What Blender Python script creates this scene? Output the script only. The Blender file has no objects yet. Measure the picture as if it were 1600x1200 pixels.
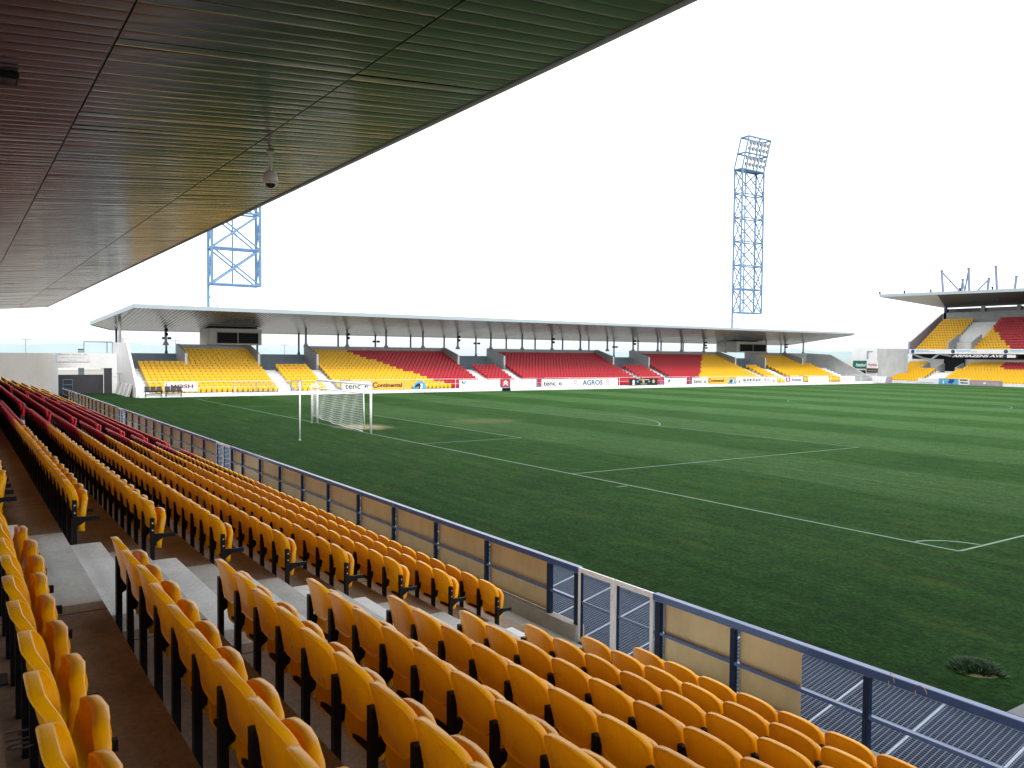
import bpy, bmesh, math, random
import numpy as np
from mathutils import Matrix, Vector
random.seed(7)
R = math.radians
scene = bpy.context.scene
COL = scene.collection

# ------------------------------------------------------------------ camera
CAM = np.array([42.12186, -17.38647, 4.01566])
YAW, PITCH, ROLL, FPX = R(55.89445), R(-1.96609), R(0.51044), 1283.96
_f = np.array([-math.sin(YAW)*math.cos(PITCH), math.cos(YAW)*math.cos(PITCH), math.sin(PITCH)])
_r = np.array([math.cos(YAW), math.sin(YAW), 0.0]); _u = np.cross(_r, _f)
_r, _u = math.cos(ROLL)*_r+math.sin(ROLL)*_u, -math.sin(ROLL)*_r+math.cos(ROLL)*_u
cam_d = bpy.data.cameras.new('camera'); cam = bpy.data.objects.new('camera', cam_d); COL.objects.link(cam)
cam_d.sensor_width = 36; cam_d.sensor_fit = 'HORIZONTAL'; cam_d.lens = FPX/1600*36
cam_d.clip_start = 0.05; cam_d.clip_end = 12000
M = Matrix([[*_r], [*_u], [*(-_f)]]).transposed().to_4x4(); M.translation = Vector(CAM)
cam.matrix_world = M; scene.camera = cam

def in_view(p, m=60):
    d = np.array(p)-CAM; z = d@_f
    if z < 0.3: return False
    x = 800+FPX*(d@_r)/z; y = 600-FPX*(d@_u)/z
    return -m < x < 1600+m and -m < y < 1200+m

# ------------------------------------------------------------------ materials
def new_mat(name):
    m = bpy.data.materials.new(name); m.use_nodes = True
    nt = m.node_tree; b = nt.nodes['Principled BSDF']; return m, nt, b
def N(nt, t, **kw):
    n = nt.nodes.new(t)
    for k, v in kw.items():
        if k in n.inputs: n.inputs[k].default_value = v
        else: setattr(n, k, v)
    return n
def mix(nt, fac, a, b, mode='MIX'):
    n = nt.nodes.new('ShaderNodeMix'); n.data_type = 'RGBA'; n.blend_type = mode
    for s, v in ((n.inputs['Factor'], fac), (n.inputs['A'], a), (n.inputs['B'], b)):
        if hasattr(v, 'links') or hasattr(v, 'is_linked'): nt.links.new(v, s)
        elif isinstance(v, (int, float)): s.default_value = v
        else: s.default_value = (*v, 1) if len(v) == 3 else v
    return n.outputs['Result']
def ramp(nt, src, stops):
    n = nt.nodes.new('ShaderNodeValToRGB'); e = n.color_ramp.elements
    while len(e) < len(stops): e.new(0.5)
    for el, (p, c) in zip(e, stops):
        el.position = p; el.color = (*c, 1) if len(c) == 3 else c
    nt.links.new(src, n.inputs['Fac']); return n.outputs['Color']
def noise(nt, scale, detail=4, rough=0.6, vec=None, sc=None):
    n = N(nt, 'ShaderNodeTexNoise', Scale=scale, Detail=detail, Roughness=rough)
    if vec is None:
        tc = nt.nodes.new('ShaderNodeNewGeometry'); vec = tc.outputs['Position']
    if sc:
        mp = nt.nodes.new('ShaderNodeMapping'); mp.inputs['Scale'].default_value = sc
        nt.links.new(vec, mp.inputs['Vector']); vec = mp.outputs['Vector']
    nt.links.new(vec, n.inputs['Vector']); return n.outputs['Fac']
def mat(name, col, rough=0.6, metal=0.0, var=0.15, vs=3.0, var2=0.08, vs2=40, bump=0.0, bs=60, spec=0.5, sc=None, dirt=None):
    m, nt, b = new_mat(name)
    f1 = noise(nt, vs, sc=sc); f2 = noise(nt, vs2, sc=sc)
    lo = tuple(c*(1-var) for c in col); hi = tuple(min(1, c*(1+var)) for c in col)
    c = mix(nt, ramp(nt, f1, [(.3, (0, 0, 0)), (.7, (1, 1, 1))]), lo, hi)
    c2 = ramp(nt, f2, [(.3, (1-var2,)*3), (.7, (1+var2,)*3)])
    c = mix(nt, 1.0, c, c2, 'MULTIPLY')
    if dirt:
        f3 = noise(nt, dirt[1], 6, .7, sc=dirt[3] if len(dirt) > 3 else None)
        c = mix(nt, ramp(nt, f3, [(.48, (0, 0, 0)), (.75, (dirt[2],)*3)]), c, dirt[0])
    nt.links.new(c, b.inputs['Base Color'])
    rr = ramp(nt, f1, [(.2, (max(0, rough-.06),)*3), (.8, (min(1, rough+.08),)*3)])
    nt.links.new(rr, b.inputs['Roughness'])
    b.inputs['Metallic'].default_value = metal; b.inputs['Specular IOR Level'].default_value = spec
    if bump:
        fb = noise(nt, bs, 5); bn = N(nt, 'ShaderNodeBump', Strength=bump, Distance=0.02)
        nt.links.new(fb, bn.inputs['Height']); nt.links.new(bn.outputs['Normal'], b.inputs['Normal'])
    return m

MT = {}
MT['yellow'] = mat('seat_yellow', (.90, .40, .0), .30, var=.06, vs=6, var2=.04, spec=.32, dirt=((.5, .19, .003), 9, .12))
MT['red'] = mat('seat_red', (.60, .009, .022), .36, var=.1, vs=6, dirt=((.25, .01, .015), 9, .3))
MT['yellow_far'] = mat('seat_yellow_far', (.90, .50, .006), .45, var=.07, vs=2)
MT['red_far'] = mat('seat_red_far', (.47, .010, .024), .4, var=.08, vs=2)
MT['black'] = mat('black_steel', (.006, .006, .008), .55, var=.3, spec=.15)
MT['bolt'] = mat('bolt_zinc', (.55, .55, .55), .4, metal=.6)
MT['tread'] = mat('dusty_tread', (.25, .19, .14), .85, var=.22, vs=1.2, var2=.22, vs2=30, bump=.25, bs=90, dirt=((.10, .072, .05), 1.7, .7))
# casting joints and chair scuffs on the treads
m = MT['tread']; nt = m.node_tree; b = nt.nodes['Principled BSDF']; src = b.inputs['Base Color'].links[0].from_socket
g_ = nt.nodes.new('ShaderNodeNewGeometry'); sp_ = nt.nodes.new('ShaderNodeSeparateXYZ'); nt.links.new(g_.outputs['Position'], sp_.inputs[0])
fr = nt.nodes.new('ShaderNodeMath'); fr.operation = 'PINGPONG'; nt.links.new(sp_.outputs['X'], fr.inputs[0]); fr.inputs[1].default_value = 2.53
lt = nt.nodes.new('ShaderNodeMath'); lt.operation = 'LESS_THAN'; nt.links.new(fr.outputs[0], lt.inputs[0]); lt.inputs[1].default_value = .012
nt.links.new(mix(nt, lt.outputs[0], src, (.02, .016, .012)), b.inputs['Base Color'])
MT['riser'] = mat('smooth_concrete', (.56, .56, .53), .8, var=.14, vs=1.1, var2=.12, vs2=30, bump=.12, bs=70, dirt=((.2, .19, .16), 2.2, .55))
MT['step'] = mat('step_concrete', (.78, .79, .78), .8, var=.12, vs=1.5, var2=.12, vs2=35, bump=.15, bs=60, dirt=((.42, .41, .38), 3.0, .5))
MT['farstep'] = mat('white_concrete', (.80, .80, .79), .8, var=.06, vs=.5)
MT['walk'] = mat('walkway_concrete', (.36, .34, .30), .85, var=.15, vs=.9, var2=.15, bump=.15, dirt=((.18, .16, .13), 1.4, .6))
MT['grey'] = mat('grey_concrete', (.42, .44, .45), .8, var=.12, vs=.6, var2=.06, dirt=((.3, .31, .31), .8, .5, (1, 1, .25)))
MT['white'] = mat('white_render', (.88, .89, .90), .75, var=.05, vs=.3, var2=.03, vs2=6, dirt=((.6, .6, .58), .5, .4, (1, 1, .2)))
MT['cream'] = mat('cream_render', (.87, .84, .79), .75, var=.06, vs=.25, var2=.03, vs2=6, dirt=((.6, .57, .52), .4, .4, (1, 1, .2)))
MT['fascia'] = mat('fascia_metal', (.40, .47, .51), .4, metal=.2, var=.04, vs=.5)
MT['blue'] = mat('blue_paint', (.007, .019, .05), .4, spec=.2, var=.2, vs=4, dirt=((.03, .035, .05), 12, .4))
MT['rail'] = mat('rail_paint', (.02, .075, .25), .22, var=.1, vs=4, spec=1.0)
MT['lblue'] = mat('tower_blue', (.12, .235, .40), .45, var=.1, vs=2)
MT['pwhite'] = mat('white_paint', (.84, .85, .86), .4, var=.05, vs=5, dirt=((.55, .52, .46), 6, .4))
MT['galv'] = mat('galvanised_bar', (.13, .17, .25), .45, metal=.3, var=.15, vs=8)
MT['gframe'] = mat('grating_frame', (.34, .40, .48), .45, metal=.3)
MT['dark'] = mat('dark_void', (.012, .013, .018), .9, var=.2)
MT['gatewall'] = mat('dark_gate', (.045, .045, .055), .7, var=.2, vs=1)
MT['panel'] = mat('fence_panel', (.66, .50, .27), .36, metal=.66, var=.05, vs=.8, var2=.02, sc=(1, 1, .3))
m = MT['panel']; nt = m.node_tree; b = nt.nodes['Principled BSDF']; src = b.inputs['Base Color'].links[0].from_socket
nt.links.new(mix(nt, ramp(nt, noise(nt, 1.3, 5, .7, sc=(1.2, 1, .5)), [(.45, (0, 0, 0)), (.8, (.55, .55, .55))]), src, (.34, .27, .16)), b.inputs['Base Color'])
MT['glass'] = mat('dark_glass', (.01, .011, .014), .08, var=.1)
MT['colm'] = mat('column_paint', (.33, .37, .40), .45, var=.1, vs=3)
MT['cold'] = mat('column_dark', (.10, .13, .19), .45, var=.1, vs=3)
MT['tan'] = mat('press_render', (.50, .49, .46), .8, var=.06)
MT['line'] = mat('line_paint', (.115, .185, .135), .9, var=.2, vs=3, var2=.3, vs2=30, dirt=((.05, .11, .04), 3, .9))
MT['orange'] = mat('board_orange', (.90, .50, .08), .5, var=.03)
MT['brown'] = mat('letter_brown', (.12, .035, .01), .6)
MT['ink'] = mat('letter_black', (.015, .015, .018), .6)
MT['navy'] = mat('letter_navy', (.03, .06, .22), .6)
MT['maroon'] = mat('letter_maroon', (.25, .02, .06), .6)
MT['pink'] = mat('letter_pink', (.80, .22, .28), .6)
MT['sred'] = mat('sign_red', (.62, .02, .04), .5)
MT['sgreen'] = mat('sign_green', (.01, .15, .10), .5)
MT['sbrown'] = mat('sign_brown', (.07, .055, .05), .5)
MT['khaki'] = mat('letter_khaki', (.55, .48, .28), .6)
MT['sky'] = mat('logo_blue', (.12, .42, .68), .5)
MT['mauve'] = mat('board_mauve', (.33, .29, .36), .6)
MT['salmon'] = mat('letter_salmon', (.70, .45, .38), .6)
MT['bench'] = mat('bench_plastic', (.02, .022, .03), .4)
MT['net'] = mat('net_cord', (.85, .87, .87), .8)
MT['dome'] = mat('dome_housing', (.55, .50, .47), .5, var=.08)
MT['wood'] = mat('grey_plank', (.52, .50, .50), .8, var=.25, vs=2, sc=(6, 6, 1))
MT['paint'] = mat('floor_paint', (.03, .025, .02), .9, dirt=((.12, .09, .06), 30, .9))
MT['low'] = mat('low_wall_panel', (.20, .25, .29), .6, var=.1, vs=.4)
MT['kerb'] = mat('kerb_concrete', (.13, .14, .15), .8, var=.2, vs=5)
MT['soil'] = mat('dry_soil', (.075, .07, .03), .95, var=.3, vs=8, bump=.4)
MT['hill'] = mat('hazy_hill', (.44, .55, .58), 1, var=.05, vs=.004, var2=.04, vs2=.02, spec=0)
MT['house'] = mat('house_render', (.72, .68, .66), .9, var=.05, vs=.1)
MT['tile'] = mat('roof_tile', (.42, .22, .17), .9, var=.15, vs=.5)
MT['gravel'] = mat('ground_gravel', (.27, .26, .23), .95, var=.2, vs=.05, var2=.2, vs2=1.5)
MT['mast'] = mat('mast_paint', (.16, .20, .32), .5)
MT['lens'] = mat('lamp_glass', (.28, .36, .44), .15, var=.05)
MT['straw'] = mat('dry_wire', (.55, .45, .25), .7)

for nm_ in ('yellow', 'red'):             # sun-faded and cleaner shells differ a little from seat to seat
    nt_ = MT[nm_].node_tree; b_ = nt_.nodes['Principled BSDF']; src = b_.inputs['Base Color'].links[0].from_socket
    oi = nt_.nodes.new('ShaderNodeObjectInfo'); c_ = mix(nt_, 1.0, src, ramp(nt_, oi.outputs['Random'], [(0, (.86, .80, .8)), (.6, (1, 1, 1)), (1, (1.06, 1.1, 1.1))]), 'MULTIPLY')
    nt_.links.new(c_, b_.inputs['Base Color'])
# glossy soffit planks
m, nt, b = new_mat('soffit_metal'); MT['soffit'] = m
g = nt.nodes.new('ShaderNodeNewGeometry')
f = noise(nt, 1.0, 4, .6, sc=(3.3, .25, 1))
nt.links.new(ramp(nt, f, [(.25, (.108, .098, .105)), (.75, (.168, .152, .162))]), b.inputs['Base Color'])
f2 = noise(nt, 1.0, 5, .6, sc=(6, 1.2, 1))
nt.links.new(ramp(nt, f2, [(.3, (.13,)*3), (.7, (.24,)*3)]), b.inputs['Roughness'])
b.inputs['Metallic'].default_value = .6
fb = noise(nt, 1.0, 3, .5, sc=(2.2, 1.3, 1)); bn = N(nt, 'ShaderNodeBump', Strength=.10, Distance=.05)
nt.links.new(fb, bn.inputs['Height']); nt.links.new(bn.outputs['Normal'], b.inputs['Normal'])
# far soffit : paler
MT['soffit_far'] = mat('soffit_far_metal', (.25, .27, .295), .22, metal=.75, var=.12, vs=1.5, sc=(.3, 3, 1))
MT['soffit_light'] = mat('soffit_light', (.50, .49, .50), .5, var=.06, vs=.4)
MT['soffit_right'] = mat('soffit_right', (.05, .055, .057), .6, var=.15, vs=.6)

# turf
m, nt, b = new_mat('turf'); MT['turf'] = m
geo = nt.nodes.new('ShaderNodeNewGeometry'); pos = geo.outputs['Position']
sep = nt.nodes.new('ShaderNodeSeparateXYZ'); nt.links.new(pos, sep.inputs[0])
def math_n(op, a, bb=None, c=None):
    n = nt.nodes.new('ShaderNodeMath'); n.operation = op
    for i, v in enumerate((a, bb, c)):
        if v is None: continue
        if isinstance(v, (int, float)): n.inputs[i].default_value = v
        else: nt.links.new(v, n.inputs[i])
    return n.outputs[0]
wob = math_n('MULTIPLY', math_n('SUBTRACT', noise(nt, .35, 3), .5), .9)
yy = math_n('ADD', sep.outputs['Y'], wob)
st = math_n('SINE', math_n('MULTIPLY', yy, math.pi/5.5))
st = math_n('MULTIPLY_ADD', st, -2.2, .5); st.node.use_clamp = True
inside = math_n('GREATER_THAN', sep.outputs['Y'], 0.0)
stf = math_n('MULTIPLY', st, inside)
base = mix(nt, ramp(nt, noise(nt, .22, 5, .65), [(.3, (0, 0, 0)), (.72, (1, 1, 1))]), (.014, .057, .011), (.025, .078, .017))
base = mix(nt, math_n('MULTIPLY', stf, .19), base, (.10, .20, .085))
# finer streaks left by the mower, running with the stripes
base = mix(nt, 1.0, base, ramp(nt, noise(nt, 1.0, 5, .7, sc=(.22, 2.4, 1)), [(.28, (.66, .70, .66)), (.72, (1.38, 1.30, 1.38))]), 'MULTIPLY')
base = mix(nt, 1.0, base, ramp(nt, noise(nt, 2.6, 6, .8), [(.3, (.55, .6, .55)), (.7, (1.4, 1.35, 1.3))]), 'MULTIPLY')
base = mix(nt, 1.0, base, ramp(nt, noise(nt, 11, 4, .8), [(.32, (.30, .36, .30)), (.68, (1.75, 1.62, 1.6))]), 'MULTIPLY')
shade_fade = math_n('MULTIPLY_ADD', sep.outputs['Y'], .018, .30); shade_fade.node.use_clamp = True      # shade near the stand and paler distance, put into the turf colour
shade_rgb = nt.nodes.new('ShaderNodeCombineXYZ')
for i_ in range(3): nt.links.new(math_n('MULTIPLY_ADD', shade_fade, 1.0 if i_ != 1 else .84, .56), shade_rgb.inputs[i_])
base = mix(nt, 1.0, base, shade_rgb.outputs[0], 'MULTIPLY')
worn = ramp(nt, noise(nt, .55, 6, .75, sc=(.6, 1.6, 1)), [(.56, (0, 0, 0)), (.78, (.55, .55, .55))])
base = mix(nt, worn, base, (.085, .095, .018))
def patch(cx, cy, rx, ry):
    dx = math_n('MULTIPLY', math_n('SUBTRACT', sep.outputs['X'], cx), 1/rx); dy = math_n('MULTIPLY', math_n('SUBTRACT', sep.outputs['Y'], cy), 1/ry)
    d = math_n('SQRT', math_n('ADD', math_n('MULTIPLY', dx, dx), math_n('MULTIPLY', dy, dy)))
    d = math_n('ADD', d, math_n('MULTIPLY', math_n('SUBTRACT', noise(nt, 1.6, 6, .75, sc=(1.6, .6, 1)), .5), 1.9))
    return ramp(nt, d, [(.35, (1, 1, 1)), (1.0, (0, 0, 0))])
base = mix(nt, patch(-.2, 1.3, 2.2, 1.7), base, (.27, .24, .14))
base = mix(nt, mix(nt, .6, (0, 0, 0), patch(-.6, 9.6, 2.2, 3.0)), base, (.11, .12, .05))
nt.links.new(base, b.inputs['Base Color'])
b.inputs['Roughness'].default_value = .75; b.inputs['Specular IOR Level'].default_value = .02; b.inputs['Sheen Weight'].default_value = .006; b.inputs['Sheen Roughness'].default_value = .45; b.inputs['Sheen Tint'].default_value = (.62, .85, .55, 1)
bn = N(nt, 'ShaderNodeBump', Strength=1.0, Distance=.10); nt.links.new(noise(nt, 14, 6, .8), bn.inputs['Height'])
nt.links.new(bn.outputs['Normal'], b.inputs['Normal'])

# grass blades of the clump
MT['blade'] = mat('clump_blades', (.010, .040, .008), .6, var=.4, vs=9, var2=.3, vs2=60)

# ------------------------------------------------------------------ mesh builder
class MB:
    def __init__(s): s.v = []; s.f = []; s.mi = []
    def add(s, vs, fs, mi=0):
        o = len(s.v); s.v += [tuple(map(float, p)) for p in vs]
        s.f += [tuple(i+o for i in f) for f in fs]; s.mi += [mi]*len(fs); return s
    def quad(s, a, b, c, d, mi=0): return s.add([a, b, c, d], [(0, 1, 2, 3)], mi)
    def box(s, x0, x1, y0, y1, z0, z1, mi=0, T=None):
        p = [(x, y, z) for z in (z0, z1) for y in (y0, y1) for x in (x0, x1)]
        if T: p = [T(*q) for q in p]
        return s.add(p, [(0, 2, 3, 1), (4, 5, 7, 6), (0, 1, 5, 4), (2, 6, 7, 3), (0, 4, 6, 2), (1, 3, 7, 5)], mi)
    def tube(s, p, q, r0, r1=None, n=8, mi=0, cap=True):
        r1 = r0 if r1 is None else r1
        p = Vector(p); q = Vector(q); d = (q-p).normalized()
        a = d.orthogonal().normalized(); c = d.cross(a)
        vs = []
        for P, rr in ((p, r0), (q, r1)):
            for i in range(n):
                t = 2*math.pi*i/n; vs.append(P+a*math.cos(t)*rr+c*math.sin(t)*rr)
        fs = [(i, (i+1) % n, n+(i+1) % n, n+i) for i in range(n)]
        if cap: fs += [tuple(range(n-1, -1, -1)), tuple(range(n, 2*n))]
        return s.add(vs, fs, mi)
    def prism(s, poly, off, mi=0):
        n = len(poly); off = Vector(off); vs = [Vector(p) for p in poly]; vs += [p+off for p in vs]
        return s.add(vs, [tuple(range(n-1, -1, -1)), tuple(range(n, 2*n))]+[(i, (i+1) % n, n+(i+1) % n, n+i) for i in range(n)], mi)
    def lathe(s, prof, c, n=20, mi=0):
        vs = []; 
        for r, z in prof:
            for i in range(n):
                t = 2*math.pi*i/n; vs.append((c[0]+r*math.cos(t), c[1]+r*math.sin(t), c[2]+z))
        fs = []
        for k in range(len(prof)-1):
            for i in range(n): fs.append((k*n+i, k*n+(i+1) % n, (k+1)*n+(i+1) % n, (k+1)*n+i))
        return s.add(vs, fs, mi)
    def path(s, pts, r, n=6, mi=0):
        for a, b in zip(pts, pts[1:]): s.tube(a, b, r, n=n, mi=mi)
        return s
    def mesh(s, name, mats, smooth=False, recalc=True):
        me = bpy.data.meshes.new(name); me.from_pydata(s.v, [], s.f)
        for m in (mats if isinstance(mats, (list, tuple)) else [mats]): me.materials.append(MT[m])
        if any(s.mi): me.polygons.foreach_set('material_index', s.mi)
        if smooth: me.polygons.foreach_set('use_smooth', [True]*len(me.polygons))
        if recalc:
            bm = bmesh.new(); bm.from_mesh(me); bmesh.ops.recalc_face_normals(bm, faces=bm.faces); bm.to_mesh(me); bm.free()
        me.update(); return me
    def build(s, name, mats, parent=None, smooth=False, loc=None, bevel=0):
        o = bpy.data.objects.new(name, s.mesh(name, mats, smooth)); COL.objects.link(o)
        if parent: o.parent = parent
        if loc: o.location = loc
        if bevel:
            md = o.modifiers.new('edge', 'BEVEL'); md.width = bevel; md.segments = 2; md.limit_method = 'ANGLE'
        return o
def tag(o, label, cat, group=None):
    o['label'] = label; o['category'] = cat
    if group: o['group'] = group
    return o
def struct(o): o['kind'] = 'structure'; return o
def thing(name, label, cat, loc=(0, 0, 0), group=None):
    o = bpy.data.objects.new(name, None); o.empty_display_size = .2; COL.objects.link(o); o.location = loc
    return tag(o, label, cat, group)
def local(root, mb):                     # world-space builder -> local coords of an unrotated root
    L = Vector(root.location); mb.v = [tuple(Vector(p)-L) for p in mb.v]; return mb

def text_part(s, size, origin, xdir, ydir, matname, parent, name='lettering', width=None, thick=.004, bold=0.0, shear=0.0):
    """flat lettering whose lower-left corner is at origin (world), reading along xdir, up along ydir"""
    c = bpy.data.curves.new(name, 'FONT'); c.body = s; c.size = size; c.resolution_u = 3; c.offset = bold; c.shear = shear
    c.fill_mode = 'BOTH'; c.extrude = thick
    t = bpy.data.objects.new(name, c); COL.objects.link(t)
    dg = bpy.context.evaluated_depsgraph_get(); dg.update()
    me = bpy.data.meshes.new_from_object(t.evaluated_get(dg)); bpy.data.objects.remove(t); bpy.data.curves.remove(c)
    n = len(me.vertices); a = np.zeros(n*3); me.vertices.foreach_get('co', a); a = a.reshape(-1, 3)
    w = a[:, 0].max()-a[:, 0].min(); k = (width/w) if width else 1.0
    a[:, 0] = (a[:, 0]-a[:, 0].min())*k; a[:, 1] -= a[:, 1].min()
    X = np.array(xdir, float); Y = np.array(ydir, float); Z = np.cross(X, Y)
    P = np.array(origin, float)+a[:, :1]*X+a[:, 1:2]*Y+a[:, 2:]*Z
    if parent: P = P-np.array(parent.matrix_world.translation if parent.parent is None else parent.matrix_world.translation)
    me.vertices.foreach_set('co', P.ravel()); me.materials.clear(); me.materials.append(MT[matname]); me.update()
    o = bpy.data.objects.new(name, me); COL.objects.link(o); o.parent = parent; return o

ORD = 'first second third fourth fifth sixth seventh eighth ninth tenth eleventh twelfth thirteenth fourteenth fifteenth sixteenth seventeenth eighteenth nineteenth twentieth'.split()
TENS = {20: 'twenty', 30: 'thirty', 40: 'forty'}
def ordinal(n):
    if n <= 20: return ORD[n-1]
    t = n//10*10
    return TENS[t][:-1]+'ieth' if n % 10 == 0 else TENS[t]+'-'+ORD[n % 10-1]

# ------------------------------------------------------------------ world and sun
w = bpy.data.worlds.new('World'); scene.world = w; w.use_nodes = True; nt = w.node_tree
bg = nt.nodes['Background']
sk = nt.nodes.new('ShaderNodeTexSky'); sk.sky_type = 'NISHITA'; sk.sun_disc = False
SUN_EL, SUN_AZ = 47, 104       # azimuth measured clockwise from +Y
sk.sun_elevation = R(SUN_EL); sk.sun_rotation = R(SUN_AZ); sk.dust_density = 4; sk.air_density = 1.5
hs = nt.nodes.new('ShaderNodeHueSaturation'); hs.inputs['Saturation'].default_value = .25
nt.links.new(sk.outputs[0], hs.inputs['Color'])
tc = nt.nodes.new('ShaderNodeTexCoord'); sx = nt.nodes.new('ShaderNodeSeparateXYZ'); nt.links.new(tc.outputs['Generated'], sx.inputs[0])
cloud = ramp(nt, sx.outputs['Z'], [(0.0, (.46, .50, .51)), (.012, (.53, .55, .555)), (.05, (.9, .9, .9)), (.12, (1, 1, 1)), (1.0, (1, 1, 1))])
cl = nt.nodes.new('ShaderNodeMix'); cl.data_type = 'RGBA'; cl.blend_type = 'MULTIPLY'; cl.inputs['Factor'].default_value = 1
nt.links.new(cloud, cl.inputs['A']); cl.inputs['B'].default_value = (14.0, 14.2, 14.6, 1)
nt.links.new(mix(nt, .85, hs.outputs['Color'], cl.outputs['Result']), bg.inputs['Color'])
bg.inputs['Strength'].default_value = .15
sd = bpy.data.lights.new('sun', 'SUN'); sd.energy = 2.0; sd.angle = R(16); sd.color = (1, .965, .91)
so = bpy.data.objects.new('sun', sd); COL.objects.link(so)
dirv = Vector((math.sin(R(SUN_AZ))*math.cos(R(SUN_EL)), math.cos(R(SUN_AZ))*math.cos(R(SUN_EL)), math.sin(R(SUN_EL))))
so.rotation_euler = dirv.to_track_quat('Z', 'Y').to_euler(); so.location = (0, 40, 60)
scene.view_settings.view_transform = 'Standard'; scene.view_settings.look = 'None'; scene.view_settings.exposure = 0; scene.view_settings.gamma = 1
scene.cycles.max_bounces = 8; scene.cycles.glossy_bounces = 4; scene.cycles.diffuse_bounces = 4

# ------------------------------------------------------------------ ground, pitch
GY = -7.55                                     # near edge of the turf
W_, L_ = 33.23, 52.93
mb = MB(); n = 60
for i in range(n):
    a0, a1 = 2*math.pi*i/n, 2*math.pi*(i+1)/n
    for r0, r1 in ((0, 400), (400, 6000)):
        mb.add([(r0*math.cos(a0), 50+r0*math.sin(a0), -1.6), (r1*math.cos(a0), 50+r1*math.sin(a0), -1.6), (r1*math.cos(a1), 50+r1*math.sin(a1), -1.6), (r0*math.cos(a1), 50+r0*math.sin(a1), -1.6)], [(0, 1, 2, 3)])
struct(mb.build('ground', 'gravel'))
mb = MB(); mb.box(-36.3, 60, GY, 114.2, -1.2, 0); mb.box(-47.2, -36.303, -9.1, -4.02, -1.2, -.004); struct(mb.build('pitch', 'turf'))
# painted lines
mb = MB(); Z = .004; H = .038
def ln(x0, y0, x1, y1):
    if abs(x1-x0) > abs(y1-y0): mb.quad((x0, y0-H, Z), (x1, y0-H, Z), (x1, y0+H, Z), (x0, y0+H, Z))
    else: mb.quad((x0-H, y0, Z), (x0+H, y0, Z), (x0+H, y1, Z), (x0-H, y1, Z))
def arc(cx, cy, r, a0, a1, k=40):
    for i in range(k):
        t0 = a0+(a1-a0)*i/k; t1 = a0+(a1-a0)*(i+1)/k; q = []
        for rr, t in ((r-H, t0), (r+H, t0), (r+H, t1), (r-H, t1)): q.append((cx+rr*math.cos(t), cy+rr*math.sin(t), Z))
        mb.quad(*q)
ln(-W_, 0, W_, 0); ln(-W_, 2*L_, W_, 2*L_)
ln(-W_, H, -W_, 2*L_-H); ln(W_, H, W_, 2*L_-H); ln(-W_+H, L_, W_-H, L_)
for y0, s in ((0, 1), (2*L_, -1)):
    for hw, d in ((9.16, 5.5), (20.16, 16.5)):
        for sx_ in (-1, 1):
            ya, yb = sorted((y0+s*H, y0+s*d)); ln(sx_*hw, ya, sx_*hw, yb-(H if s > 0 else 0))
        ln(-hw-H, y0+s*d, hw+H, y0+s*d)
    a = math.acos(5.5/9.15); c = math.pi/2 if s > 0 else -math.pi/2
    arc(0, y0+s*11, 9.15, c-a+.012, c+a-.012); arc(0, y0+s*11, .06, 0, 2*math.pi, 10)
arc(0, L_, 9.15, 0, 2*math.pi, 90)
for x_ in (-W_+10.15, W_-10.15): ln(x_, -.55, x_, -.12)
for cx, cy, a0 in ((W_, 0, math.pi/2), (-W_, 0, 0), (W_, 2*L_, math.pi), (-W_, 2*L_, 1.5*math.pi)): arc(cx, cy, 1.0, a0+.07, a0+math.pi/2-.07, 10)
struct(mb.build('pitch_markings', 'line'))
# kerb at the right end of the turf edge, trench under the grating
mb = MB(); mb.box(37.66, 37.95, GY+.02, 3, -.02, .02); struct(mb.build('pitch_kerb', 'kerb', bevel=.008))
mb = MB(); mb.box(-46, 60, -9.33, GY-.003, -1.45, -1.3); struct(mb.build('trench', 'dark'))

# ------------------------------------------------------------------ stands : shared terrace profile
Yr = lambda k: -11.0204-.7688*(k-1)            # near stand: y of the backrest top in row k
Zt = lambda k: .7331+.2705*(k-1)
TR = lambda k: Zt(k)-.79                       # tread level
fXr = lambda k: -39.5-.70*(k-1)                # far stand
fZt = lambda k: .80+.2655*(k-1)
fTR = lambda k: fZt(k)-.79
XA, XB = 35.189, 32.325                        # sides of the nearest aisle

def terrace(mb, a0, a1, k0, k1, d, t, T, tread_mi=0, riser_mi=1, front=None, back=None, base=None, foot=-.6):
    """treads k0..k1 between a0,a1 ; d(k)=depth of riser behind row k ; t(k)=tread level ; T maps (a, depth, z)"""
    for k in range(k0, k1+1):
        df = d(k-1) if k > k0 or front is None else front
        mb.quad(T(a0, df, t(k)), T(a1, df, t(k)), T(a1, d(k), t(k)), T(a0, d(k), t(k)), tread_mi)
        lo = t(k-1) if k > k0 else (base if base is not None else t(k)-.3)
        mb.quad(T(a0, df, lo), T(a1, df, lo), T(a1, df, t(k)), T(a0, df, t(k)), riser_mi)
    for a in (a0, a1):                         # closed sides
        for k in range(k0, k1+1):
            df = d(k-1) if k > k0 or front is None else front
            mb.quad(T(a, df, foot), T(a, d(k), foot), T(a, d(k), t(k)), T(a, df, t(k)), riser_mi)
nT = lambda a, d, z: (a, -d, z)
nd = lambda k: -(Yr(k)-.07)

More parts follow.
